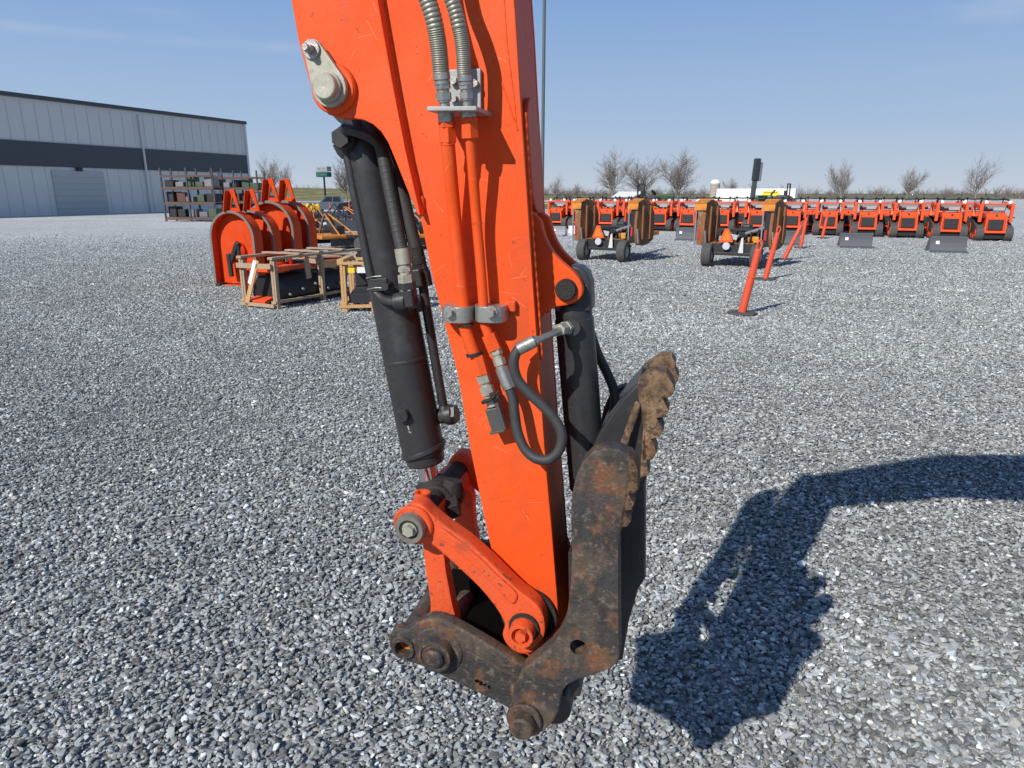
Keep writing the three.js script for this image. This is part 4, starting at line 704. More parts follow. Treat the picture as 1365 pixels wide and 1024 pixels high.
// lamp pole behind the arm
{
  const p = At(722.5, 285, 26), s = thing('lamp_pole', 'tall thin dark grey lamp pole rising behind the right edge of the arm', 'lamp pole', [p.x, 0, p.z], 0);
  part('base', cyl(V(0, 0, 0), V(0, 0.5, 0), 0.2, 0.2, 16), flat(0.35, 0.35, 0.34, 0.9), s);
  part('pole', cyl(V(0, 0.5, 0), V(0, 8.3, 0), 0.062, 0.055, 12), flat(0.10, 0.115, 0.12, 0.4), s); const a = part('lamp_arm', cyl(V(0, 8.1, 0), V(0.35, 8.15, 0), 0.03), M.blackFar, s); part('lamp_head', box(0.55, 0.14, 0.32, 0.42, 8.02, 0, 0, 0, 0.12, 0.04), flat(0.05, 0.04, 0.06), a);
}
{ // dark sign post on the right
  const d = 42, b = At(1001, 270, d), t = At(1007.5, 216, d), m = At(1005, 241, d), lean = (t.x - b.x - (At(1001, 216, d).x - b.x)) / (t.y);
  const s = thing('sign_post', 'dark green post with two narrow panels seen edge on, before the white trailer', 'sign', [b.x, 0, b.z], 0.0); s.rotation.z = -0.05;
  part('post', box(0.24, t.y, 0.24, 0, t.y / 2, 0, 0, 0, 0, 0.03), flat(0.05, 0.055, 0.06, 0.5), s); part('panel', box(0.34, t.y - m.y + 0.2, 0.34, 0.0, (t.y + m.y) / 2 + 0.1, 0, 0, 0, 0, 0.06), flat(0.022, 0.027, 0.035, 0.5), s); part('panel', box(0.12, t.y - m.y, 0.8, 0.23, (t.y + m.y) / 2, -0.2, 0, 0, 0, 0.03), flat(0.14, 0.15, 0.155, 0.5), s);
}
{ // white trailer with a yellow sign
  const l = At(954, 272, 66), r = At(1059, 272, 63), w = l.distanceTo(r), H = At(1000, 251.5, 64.5).y, turn = -Math.atan2(r.z - l.z, r.x - l.x);
  const t = thing('white_trailer', 'long white box trailer with a yellow notice, behind the orange loaders', 'trailer', [(l.x + r.x) / 2, 0, (l.z + r.z) / 2], turn);
  part('body', box(w, H - 0.55, 2.2, 0, 0.55 + (H - 0.55) / 2, -1.1, 0, 0, 0, 0.04), M.white, t); part('chassis', box(w * 0.9, 0.2, 1.6, 0, 0.43, -1.1), M.blackFar, t);
  for (const x of [-w * 0.3, -w * 0.2, w * 0.3]) part('wheel', turned(V(x, 0.34, -0.3), V(x, 0.34, -0.02), [[0, 0], [0, 0.34], [1, 0.33], [1, 0]]), M.tyre, t);
  const nx = 0.2 * w; const nt = part('notice', box(1.45, 0.42, 0.03, nx, H - 0.42, 0.02), flat(0.80, 0.60, 0.02), t); part('lettering', [0, 1, 2, 3, 4, 5, 6].map(k => box(0.1, 0.09, 0.01, nx - 0.5 + k * 0.16, H - 0.34, 0.041)), flat(0.12, 0.10, 0.02), nt).userData.kind = 'stuff';
  for (let k = 1; k < 8; k++) part('panel_seam', box(0.025, H - 0.62, 0.012, -w / 2 + k * w / 8, 0.57 + (H - 0.62) / 2, 0.004), flat(0.6, 0.6, 0.6), t);
}
{ // silo
  const d = 170, b = At(952, 268, d), top = At(952, 244, d).y;
  const s = thing('silo', 'tan round silo with a white domed cap behind the loaders', 'silo', [b.x, 0, b.z]); part('wall', cyl(V(0, 0, 0), V(0, top, 0), 1.1, 1.1, 28), flat(0.36, 0.32, 0.25, 0.9), s); for (let k = 1; k < 6; k++) part('hoop', turned(V(0, top * k / 6, 0), V(0, top * k / 6 + 0.12, 0), [[0, 0], [0, 1.13], [1, 1.13], [1, 0]]), flat(0.30, 0.27, 0.22), s);
  part('dome', ball(V(0, top, 0), 1.12, 24, 0.75), flat(0.75, 0.75, 0.74), s);
}
{ // red barn
  const d = 120, b = At(840, 268, d), s = thing('red_barn', 'small red barn with a white metal roof between the bare trees', 'barn', [b.x, 0, b.z], 0.75), ey = At(840, 263, d).y, ry = At(840, 256.5, d).y;
  const g = prism([[-1.7, 0], [1.7, 0], [1.7, ey], [0, ry], [-1.7, ey]], -2.4, 2.4, 0.01); part('wall', g, flat(0.28, 0.05, 0.04, 0.9), s);
  for (const k of [-1, 1]) { const a = Math.atan2(ry - ey, 1.7), L = Math.hypot(ry - ey, 1.7) + 0.2; part('roof', box(L, 0.08, 5.0, k * 0.9, (ry + ey) / 2 + 0.06, 0, 0, 0, -k * a), flat(0.62, 0.62, 0.58, 0.6), s); }
}
{ // green tractors behind the loaders
  const gm = flat(0.03, 0.14, 0.035, 0.4), ym = flat(0.75, 0.55, 0.02, 0.4);
  const mk = (px, d, turn, label) => { const t = thing('green_tractor', label, 'tractor', At(px, 280, d).setY(0), turn, 'green tractors behind the loaders');
    part('hood', box(1.3, 0.45, 0.6, 0.75, 1.25, 0, 0, 0, 0, 0.1), gm, t); part('body', box(1.0, 0.5, 0.75, -0.2, 0.95, 0, 0, 0, 0, 0.05), gm, t); part('seat', [box(0.45, 0.12, 0.5, -0.35, 1.3, 0, 0, 0, 0, 0.04), box(0.12, 0.5, 0.5, -0.6, 1.5, 0, 0, 0, 0, 0.04)], M.blackFar, t);
    part('steering_wheel', turned(V(0.1, 1.62, 0), V(0.14, 1.65, 0), [[0, 0], [0, 0.2], [1, 0.2], [1, 0]]), M.blackFar, t); for (const s of [-1, 1]) { part('roll_bar_post', box(0.07, 1.1, 0.07, -0.75, 1.6, s * 0.42), M.blackFar, t);
      const w = part('wheel', turned(V(-0.45, 0.75, s * 0.5), V(-0.45, 0.75, s * 0.85), [[0, 0], [0, 0.68], [0.2, 0.75], [0.8, 0.75], [1, 0.68], [1, 0]]), M.tyre, t); part('rim', turned(V(-0.45, 0.75, s * 0.60), V(-0.45, 0.75, s * 0.87), [[0, 0], [0, 0.42], [1, 0.4], [1, 0]]), ym, w);
      const w2 = part('wheel', turned(V(1.05, 0.45, s * 0.5), V(1.05, 0.45, s * 0.75), [[0, 0], [0, 0.4], [0.2, 0.45], [0.8, 0.45], [1, 0.4], [1, 0]]), M.tyre, t); part('rim', turned(V(1.05, 0.45, s * 0.58), V(1.05, 0.45, s * 0.77), [[0, 0], [0, 0.25], [1, 0.24], [1, 0]]), ym, w2); }
    part('roll_bar', box(0.07, 0.07, 0.9, -0.75, 2.12, 0), M.blackFar, t); };
  mk(868, 44, 0.3, 'green tractor with yellow wheels behind the right wing of the left mower'); mk(1031, 43, 2.6, 'green tractor with yellow wheels before the yellow notice');
}
// ================================================================= ROW OF COMPACT LOADERS
function makeLoader(pos, turn, label) {
  const t = thing('compact_loader', label, 'compact loader', pos, turn, 'orange compact loaders parked in a row'), o = M.orangeFar, k = M.blackFar;
  for (const s of [-1, 1]) {                                                  // rubber tracks: long loops
    const loop = []; for (let i = 0; i <= 8; i++) { const a = -Math.PI / 2 + i / 8 * Math.PI; loop.push([0.6 + Math.cos(a) * 0.24, 0.25 + Math.sin(a) * 0.24]); } for (let i = 0; i <= 8; i++) { const a = Math.PI / 2 + i / 8 * Math.PI; loop.push([-0.62 + Math.cos(a) * 0.38, 0.39 + Math.sin(a) * 0.38]); }
    const g = prism(loop, -0.12, 0.12, 0.02); g.rotateY(-Math.PI / 2); g.translate(s * 0.42, 0, 0); const tr = part('track', g, M.tyre, t);
    for (const [z, r] of [[0.6, 0.15], [-0.62, 0.2], [0.2, 0.1], [-0.2, 0.1]]) part('track_wheel', turned(V(s * 0.53, z > 0.5 ? 0.25 : z < -0.5 ? 0.39 : 0.14, z), V(s * 0.555, z > 0.5 ? 0.25 : z < -0.5 ? 0.39 : 0.14, z), [[0, 0], [0, r], [1, r * 0.9], [1, 0]], 14), o, tr);
    part('fender', box(0.26, 0.03, 1.2, s * 0.43, 0.79, -0.1, 0, 0, 0, 0.01), k, t);
    part('loader_tower', box(0.10, 0.62, 0.14, s * 0.45, 0.94, 0.44, 0, 0, 0, 0.015), o, t);
    part('loader_arm', [box(0.09, 0.16, 1.35, s * 0.45, 1.16, -0.22, 0.10, 0, 0, 0.02), box(0.09, 0.7, 0.14, s * 0.45, 0.85, -0.88, -0.35, 0, 0, 0.02)], o, t);
  }
  const side = [[-0.7, 0.30], [0.66, 0.30], [0.70, 0.78], [0.55, 0.92], [0.1, 0.95], [-0.7, 0.85]];
  const g = prism(side, -0.30, 0.30, 0.02); g.rotateY(-Math.PI / 2); const bd = part('hood', g, o, t);
  part('grille', box(0.44, 0.34, 0.03, 0, 0.555, 0.715, 0, 0, 0, 0.01), k, bd); for (let i = 0; i < 5; i++) part('grille_slat', box(0.42, 0.012, 0.012, 0, 0.43 + i * 0.062, 0.735), flat(0.05, 0.05, 0.05), bd);
  for (const s of [-1, 1]) part('guard_post', box(0.055, 0.56, 0.06, s * 0.285, 0.58, 0.75, 0, 0, s * 0.06, 0.012), o, t);
  part('bumper', box(0.74, 0.08, 0.09, 0, 0.31, 0.77, 0, 0, 0, 0.02), o, t); part('top_bar', box(0.98, 0.06, 0.06, 0, 1.235, 0.46, 0, 0, 0, 0.015), o, t);
  part('skid_plate', box(0.6, 0.16, 0.5, 0, 0.2, 0.45, 0.2, 0, 0, 0.02), k, t);
  part('control_console', box(0.62, 0.20, 0.30, 0, 1.10, 0.05, -0.2, 0, 0, 0.03), M.grey, t); part('instrument_cover', box(0.34, 0.11, 0.05, 0.08, 1.07, 0.36, 0, 0, 0, 0.01), flat(0.35, 0.35, 0.36), t);
  part('hand_rail', tube([V(-0.40, 1.15, -0.1), V(-0.40, 1.36, -0.05), V(0, 1.38, 0.0), V(0.40, 1.36, -0.05), V(0.40, 1.15, -0.1)], 0.03, 24, 8), k, t);
  for (const x of [-0.22, 0.2]) { const l = part('control_lever', cyl(V(x, 1.2, 0), V(x * 1.1, 1.40, 0.03), 0.018), k, t); part('knob', ball(V(x * 1.1, 1.42, 0.03), 0.045, 10), k, l); }
  for (const s of [-1, 1]) part('work_lamp', turned(V(s * 0.34, 1.30, 0.46), V(s * 0.34, 1.30, 0.52), [[0, 0], [0, 0.05], [1, 0.055], [1, 0]]), M.white, t);
  part('pivot_cap', turned(V(0, 0.86, 0.66), V(0, 0.88, 0.70), [[0, 0], [0, 0.035], [1, 0.03], [1, 0]]), k, bd);
  return t;
}
const where = ['first from the arm, partly hidden by it', 'second from the arm, left of the folded mower', 'third, between the wings of the left mower', 'fourth, behind the left mower\'s right wing', 'fifth from the arm, just right of the left mower', 'sixth from the arm, with a grey bucket before it', 'seventh, behind the right mower\'s left wing', 'eighth, between the wings of the right mower', 'ninth from the arm, right of the right mower', 'tenth from the arm, right of the orange posts', 'eleventh from the arm', 'twelfth from the arm', 'thirteenth from the arm', 'last in the row, at the right edge'];
let loader0 = null;
[[748, 302], [779, 303], [813, 304], [847, 304.5], [883, 305], [920, 306], [963, 307], [1008, 308], [1055, 309.5], [1103, 311], [1153, 312.5], [1205, 314], [1260, 316], [1318, 318]].forEach(([px, py], i) => {
  const p = G(px, py + 2), a = -0.42 + rr(-0.03, 0.03), label = 'orange compact loader with black grille, ' + where[i]; if (!loader0) loader0 = makeLoader(p, a, label); else dup(loader0, p, a, label);
});
// a second row close behind
['first from the arm', 'second from the arm, behind the left mower', 'third from the arm, behind the left mower', 'fourth from the arm, in line with the left tractor', 'fifth from the arm, in the gap between the mowers', 'sixth from the arm, left of the right mower', 'seventh from the arm, behind the right mower', 'eighth from the arm, under the white trailer', 'ninth from the arm, under the yellow notice', 'tenth from the arm', 'eleventh from the arm', 'twelfth from the arm', 'last, at the right edge'].forEach((w, i) => {
  const a = [[764, 302], [796, 303], [831, 304], [866, 304.5], [902, 305], [942, 306], [986, 307], [1032, 308.5], [1080, 310], [1128, 311.5], [1180, 313], [1233, 315], [1290, 317]][i], p = G(a[0], a[1] + 2); p.multiplyScalar(1.075); dup(loader0, p, -0.42 + rr(-0.06, 0.06), 'orange loader in the back row, ' + w);
});
// buckets lying before the loaders
function bucket(px, py, w, h, turn, mat, label) {
  const t = thing('loader_bucket', label, 'bucket', G(px, py), turn, 'buckets on the gravel before the loaders');
  const pr = [[0, 0], [0.5, 0], [0.5, 0.03], [0.12, 0.05], [0.04, 0.16], [0.05, h], [0.0, h], [-0.03, 0.1]]; const g = prism(pr, -w / 2, w / 2, 0.004); g.rotateY(Math.PI / 2); g.rotateY(Math.PI); part('shell', g, mat, t);
  for (const s of [-1, 1]) { const e = prism([[-0.02, 0], [0.5, 0], [0.46, 0.1], [0.14, h], [0, h]], -0.012, 0.012, 0.002); e.rotateY(-Math.PI / 2 + Math.PI); e.translate(s * (w / 2 - 0.01), 0, 0); part('side_plate', e, mat, t); }
  part('face_plate', box(w * 0.98, h * 0.82, 0.03, 0, h * 0.5, 0.035, -0.12, 0, 0, 0.008), mat, t); part('cutting_edge', box(w * 1.02, 0.05, 0.06, 0, 0.04, 0.07), M.steelGrey, t); part('top_rib', box(w, 0.05, 0.07, 0, h - 0.01, 0.02), mat, t); part('sticker', box(0.09, 0.09, 0.006, -w * 0.3, h * 0.62, 0.066, -0.12), M.white, t);
}
const bg = flat(0.10, 0.105, 0.115, 0.5);
bucket(917, 320, 0.86, 0.42, -0.3, bg, 'grey bucket on the gravel in the gap left of the right mower');
bucket(1048, 326, 0.80, 0.42, -0.25, bg, 'grey bucket on the gravel behind the orange posts');
bucket(768, 313, 0.62, 0.34, -0.1, flat(0.70, 0.70, 0.70), 'white crate-like bucket left of the left mower');
bucket(745, 314, 0.52, 0.34, -0.2, flat(0.30, 0.30, 0.31), 'light grey bucket half hidden by the arm');
bucket(1140, 330, 0.9, 0.42, -0.3, bg, 'grey bucket on the gravel, first right of the posts');
bucket(1262, 336, 0.9, 0.42, -0.35, bg, 'grey bucket on the gravel near the right edge');
// ================================================================= FOLDED-WING MOWERS
function makeMower(pos, turn, label) {
  const t = thing('folding_mower', label, 'mower', pos, turn, 'folded mowers on the gravel'), o = M.yellowOrange, k = M.blackFar;
  for (const [x, z] of [[-0.58, 0.62], [0.48, 0.70]]) { const w = part('wheel', turned(V(x - 0.11, 0.26, z), V(x + 0.11, 0.26, z), [[0, 0], [0, 0.20], [0.06, 0.245], [0.2, 0.262], [0.8, 0.262], [0.94, 0.245], [1, 0.20], [1, 0.16], [0.8, 0.14], [0.8, 0]], 32), M.tyre, t); part('rim', turned(V(x + 0.04, 0.26, z), V(x + 0.112, 0.26, z), [[0, 0], [0, 0.15], [0.6, 0.14], [1, 0.06], [1, 0]]), M.steelGrey, w); part('rim', turned(V(x - 0.112, 0.26, z), V(x - 0.04, 0.26, z), [[0, 0], [0, 0.06], [0.4, 0.14], [1, 0.15], [1, 0]]), M.steelGrey, w); }
  part('axle', box(1.05, 0.07, 0.09, -0.05, 0.30, 0.62, 0, -0.07, 0, 0.015), k, t); part('tail_bar', box(1.2, 0.06, 0.06, 0, 0.38, 0.5, 0, 0, 0, 0.01), o, t);
  part('deck', box(1.15, 0.10, 1.9, 0, 0.48, -0.35, 0, 0, 0, 0.02), o, t); part('deck_skirt', box(1.17, 0.22, 0.03, 0, 0.42, 0.60, 0, 0, 0, 0.01), k, t);
  part('gearbox', [box(0.46, 0.26, 0.4, 0.1, 0.66, -0.2, 0, 0, 0, 0.05), box(0.9, 0.24, 0.06, 0.0, 0.66, -0.55, 0.1, 0, 0, 0.02), box(0.22, 0.2, 0.3, 0.1, 0.82, -0.2, 0, 0, 0, 0.05)], k, t); part('drive_shaft', [cyl(V(0.1, 0.66, -0.2), V(0.62, 0.74, -0.2), 0.06), cyl(V(0.1, 0.66, -0.2), V(-0.62, 0.72, -0.2), 0.06), cyl(V(0.1, 0.66, -0.2), V(0.1, 0.70, -1.8), 0.06)], k, t);
  part('lift_cylinder', [cyl(V(-0.15, 0.62, 0.2), V(0.55, 0.86, 0.2), 0.045), cyl(V(0.2, 0.75, 0.2), V(0.66, 0.90, 0.2), 0.02)], M.grey, t);
  for (const [x, y, z, r] of [[0.28, 0.74, 0.1, 0.11], [-0.08, 0.72, 0.15, 0.08], [0.4, 0.68, -0.05, 0.09]]) part('hub_cover', ball(V(x, y, z), r, 14, 0.8), k, t);
  part('cross_rail', box(1.1, 0.05, 0.05, 0.05, 0.80, 0.05, 0, 0, 0, 0.01), k, t);
  for (const s of [-1, 1]) {                                                  // wings stand on edge, rust showing
    const x = s * 0.72, w = part('wing', [prism(smooth([[-0.66, 0.50], [-0.1, 0.40], [0.0, 0.50], [0.0, 1.24], [-0.12, 1.44], [-0.46, 1.42], [-0.66, 1.18]], 3), -0.035, 0.035, 0.008).rotateY(-Math.PI / 2)], M.rustDeck, t);
    w.position.set(x, 0, 0.56); w.rotation.y = -0.28;
    part('wing_skirt', box(0.13, 0.78, 0.03, -0.09, 0.86, 0.0, 0, 0, 0, 0.008), s < 0 ? M.rustDeck : k, w); part('wing_flap', [box(0.29, 0.17, 0.02, -0.09, 1.31, 0.03, -0.15, 0, 0, 0.004), box(0.29, 0.02, 0.26, -0.09, 1.425, -0.08, 0.35, 0, 0, 0.004)], o, w);
    for (const z of [-0.5, -0.2]) part('wing_rib', box(0.05, 0.78, 0.05, 0.05, 0.92, z, 0, 0, 0, 0.008), M.rustDeck, w); part('reflector', box(0.05, 0.22, 0.01, -0.11, 0.72, 0.021), flat(0.5, 0.03, 0.03), w); part('hinge_strut', box(0.03, 0.85, 0.03, -0.19, 0.88, 0.03, 0, 0, 0, 0.005), M.steelGrey, w);
    part('chain_guard', box(0.02, 0.34, 0.05, 0.06, 0.62, 0.0, 0, 0, 0.12, 0.004), M.steelGrey, w);
  }
  { const tri = prism([[-0.155, -0.14], [0.155, -0.14], [0.045, 0.15], [-0.045, 0.15]], 0, 0.006, 0.001); tri.translate(-0.18, 0.70, 0.70); const e = part('slow_vehicle_triangle', tri, flat(0.70, 0.10, 0.02, 0.4), t); const c = prism([[-0.095, -0.1], [0.095, -0.1], [0.018, 0.1], [-0.018, 0.1]], 0, 0.004, 0.001); c.translate(-0.18, 0.70, 0.706); part('centre', c, flat(0.95, 0.20, 0.02, 0.4), e); }
  part('tail_lamp', turned(V(-0.17, 0.47, 0.66), V(-0.17, 0.47, 0.72), [[0, 0], [0, 0.07], [0.7, 0.085], [1, 0.075], [1, 0]]), flat(0.55, 0.55, 0.6, 0.25), t); part('brace_plate', prism([[-0.03, -0.17], [0.08, -0.17], [0.06, 0.17], [0.02, 0.15]], 0, 0.015, 0.003).translate(0.12, 0.5, 0.68), flat(0.6, 0.6, 0.6), t); part('tongue', box(0.12, 0.12, 2.2, 0.05, 0.5, -2.2, 0, 0, 0, 0.02), o, t);
  for (let i = 0; i < 9; i++) { const x = -0.42 + i * 0.115; part('hydraulic_line', tube([V(x, 0.5, 0.45), V(x + rr(-0.1, 0.1), rr(0.62, 0.82), 0.3), V(x + rr(-0.15, 0.15), rr(0.6, 0.85), -0.1), V(x + rr(-0.1, 0.1), 0.55, -0.5)], 0.022, 14, 6), k, t); }
  for (let i = 0; i < 6; i++) part('bracket', box(rr(0.06, 0.16), rr(0.06, 0.18), rr(0.05, 0.12), -0.4 + i * 0.17, rr(0.50, 0.74), rr(0.25, 0.5), 0, rr(-0.4, 0.4), rr(-0.3, 0.3), 0.012), i === 2 ? flat(0.45, 0.45, 0.45) : i === 4 ? o : k, t);
  part('amber_lamp', box(0.12, 0.14, 0.05, 0.44, 0.62, 0.64, 0, 0, 0, 0.02), flat(0.6, 0.25, 0.02), t);
  return t;
}
const mow = makeMower(At(819, 345, 17.6).setY(0), -0.50, 'folded rusty mower with an orange triangle, nearest the arm');
dup(mow, At(984, 353, 16.1).setY(0), -0.48, 'folded rusty mower with an orange triangle, behind the orange posts');
// ================================================================= ORANGE POSTS
function makePost(pos, label, lx, lz) {
  const t = thing('delineator_post', label, 'post', pos, 0, 'orange posts on black bases'), oct = []; for (let k = 0; k < 8; k++) oct.push([Math.cos((k + 0.5) / 8 * 6.2832) * 0.2, Math.sin((k + 0.5) / 8 * 6.2832) * 0.2]);
  part('base', prism(oct, 0, 0.045, 0.015).rotateX(-Math.PI / 2), M.tyre, t);
  const a = V(0, 0.04, 0), d = V(lx, 1, lz).normalize(), at = L => a.clone().addScaledVector(d, L), H = 0.98;
  part('tube', [turned(at(0), at(H - 0.12), [[0, 0], [0, 0.052], [0.55, 0.051], [0.555, 0.056], [0.575, 0.056], [0.58, 0.048], [0.98, 0.046], [1, 0.034], [1, 0]], 24), tube(((u) => [at(H - 0.13).addScaledVector(u, -0.026), at(H - 0.04).addScaledVector(u, -0.028), at(H), at(H - 0.04).addScaledVector(u, 0.028), at(H - 0.13).addScaledVector(u, 0.026)])(V(1, -lx, 0).normalize()), 0.013, 24, 8)], M.post, t);
  return t;
}
const P0 = (px, py) => G(px, py);
makePost(P0(989, 420), 'leaning orange post on a black base, nearest and largest of the row', 0.15, 0.06);
makePost(P0(1020, 374), 'orange post on a black base, second of the row', 0.17, 0.02);
makePost(P0(1045, 347), 'leaning orange post on a black base, third of the row', 0.42, 0.0);
makePost(P0(1067, 331), 'orange post on a black base, fourth of the row, at the edge of the picture', 0.1, 0.0);
makePost(P0(1096, 318), 'orange post on a black base, farthest of the row', 0.12, 0.0);
makePost(At(440.5, 284, 50).setY(0), 'far orange post before the pickup, left of the two', 0.0, 0.0);
makePost(At(466, 284, 50).setY(0), 'far orange post before the dark car, right of the two', 0.0, 0.0);
// ================================================================= ROUND ORANGE SHROUDS
function makeShroud(pos, turn, label, s, arms) {
  const t = thing('round_shroud', label, 'machine housing', pos, turn, 'round-topped orange housings in a row'), r = 0.46, cy = 0.84, T = 0.22, o = M.orangeBright; t.scale.setScalar(s);
  const arch = (R_, dn = 0) => { const q = [[R_, dn]]; for (let i = 0; i <= 24; i++) { const a = i / 24 * Math.PI; q.push([Math.cos(a) * R_, cy + Math.sin(a) * R_]); } q.push([-R_, dn]); return q; };
  const sh = new THREE.Shape(arch(r).map(p => new THREE.Vector2(...p))); sh.holes.push(new THREE.Path(arch(r - 0.025, 0.03).map(p => new THREE.Vector2(...p))));
  part('shell', creased(new THREE.ExtrudeGeometry(sh, { depth: T, bevelEnabled: false }).translate(0, 0, -T)), o, t);
  const rim = new THREE.Shape(arch(r + 0.012).map(p => new THREE.Vector2(...p))); rim.holes.push(new THREE.Path(arch(r - 0.03, 0.03).map(p => new THREE.Vector2(...p))));
  part('rim', creased(new THREE.ExtrudeGeometry(rim, { depth: 0.012, bevelEnabled: false })), flat(0.18, 0.16, 0.14, 0.7), t);
  part('disc', prism(arch(r - 0.03, 0.05), -0.165, -0.14, 0.004), o, t); part('back_disc', prism(arch(r - 0.03, 0.05), -T + 0.01, -T + 0.03, 0.004), o, t);
  const A_ = new THREE.Shape([[-0.12, 0], [0.14, 0], [0.045, 0.37], [-0.035, 0.37]].map(p => new THREE.Vector2(...p))); A_.holes.push(new THREE.Path([[-0.055, 0.06], [0.075, 0.06], [0.022, 0.24], [-0.005, 0.24]].map(p => new THREE.Vector2(...p))));
  part('lifting_lug', creased(new THREE.ExtrudeGeometry(A_, { depth: 0.02, bevelEnabled: true, bevelThickness: 0.003, bevelSize: 0.003, bevelSegments: 1 }).translate(0.06, cy + r - 0.01, -0.06)), o, t);
  part('lug_web', box(0.014, 0.36, 0.12, -0.035, cy + r + 0.165, 0.005, 0, 0, -0.22), o, t);
  part('hub', turned(V(0, 0.62, -0.141), V(0, 0.62, -0.05), [[0, 0], [0, 0.17], [0.6, 0.17], [1, 0.13], [1, 0]]), o, t);
  if (arms) part('drive_link', [box(0.09, 0.42, 0.06, -0.02, 0.60, -0.04, 0, 0, -0.5, 0.02), box(0.08, 0.4, 0.06, -0.12, 0.38, -0.02, 0, 0, 0.05, 0.02), cyl(V(0.08, 0.42, -0.05), V(0.08, 0.72, -0.05), 0.035)], M.blackFar, t);
  for (const x of [-0.38, 0.38]) part('skid', box(0.1, 0.06, T + 0.1, x, 0.03, -T / 2, 0, 0, 0, 0.01), M.blackFar, t);
}
{
  const th = -0.34, dx = Math.sin(-th), dz = -Math.cos(th), b = G(316, 383), at = s => V(b.x + dx * s, 0, b.z + dz * s);
  makeShroud(at(0), th, 'orange round-topped housing with black links on its face, nearest of the row', 1.0, true);
  makeShroud(at(0.5), th, 'orange round-topped housing close behind the one with black links', 1.0, false);
  makeShroud(at(1.02), th, 'taller orange round-topped housing, third of the row, its face in sun', 1.12, false);
  makeShroud(at(1.50), th, 'taller orange round-topped housing, last of the row', 1.12, false);
}
// ================================================================= CRATES AND WHAT THEY HOLD
function crate(name, label, pos, turn, L, Wd, H, mat, extra) {
  const t = thing(name, label, 'crate', pos, turn, 'wooden crates on the gravel'), s = 0.075;
  for (const x of [0, L * 0.5, L]) for (const z of [0, -Wd]) part('post', [box(s * 0.5, H, s, x, H / 2, z, 0, 0, 0, 0.004), box(s * 0.45, H - 0.02, s * 0.8, x + s * 0.46, (H - 0.02) / 2, z + 0.003, 0, 0, 0, 0.004)], mat, t);
  for (const y of [0.09, H + 0.018]) { for (const z of [0, -Wd]) part('rail', box(L + 0.1, 0.036, 0.09, L / 2, y, z, 0, 0, rr(-0.006, 0.006), 0.004), mat, t); for (const x of [0, L * 0.5, L]) part('rail', box(0.09, 0.036, Wd + 0.08, x, y + 0.037, -Wd / 2, 0, rr(-0.02, 0.02), 0, 0.004), mat, t); }
  for (const z of [-0.01, -Wd + 0.01]) part('upper_rail', box(L, 0.08, 0.03, L / 2, H - 0.07, z - 0.02, 0, 0, 0, 0.004), mat, t);
  if (extra) extra(t); return t;
}
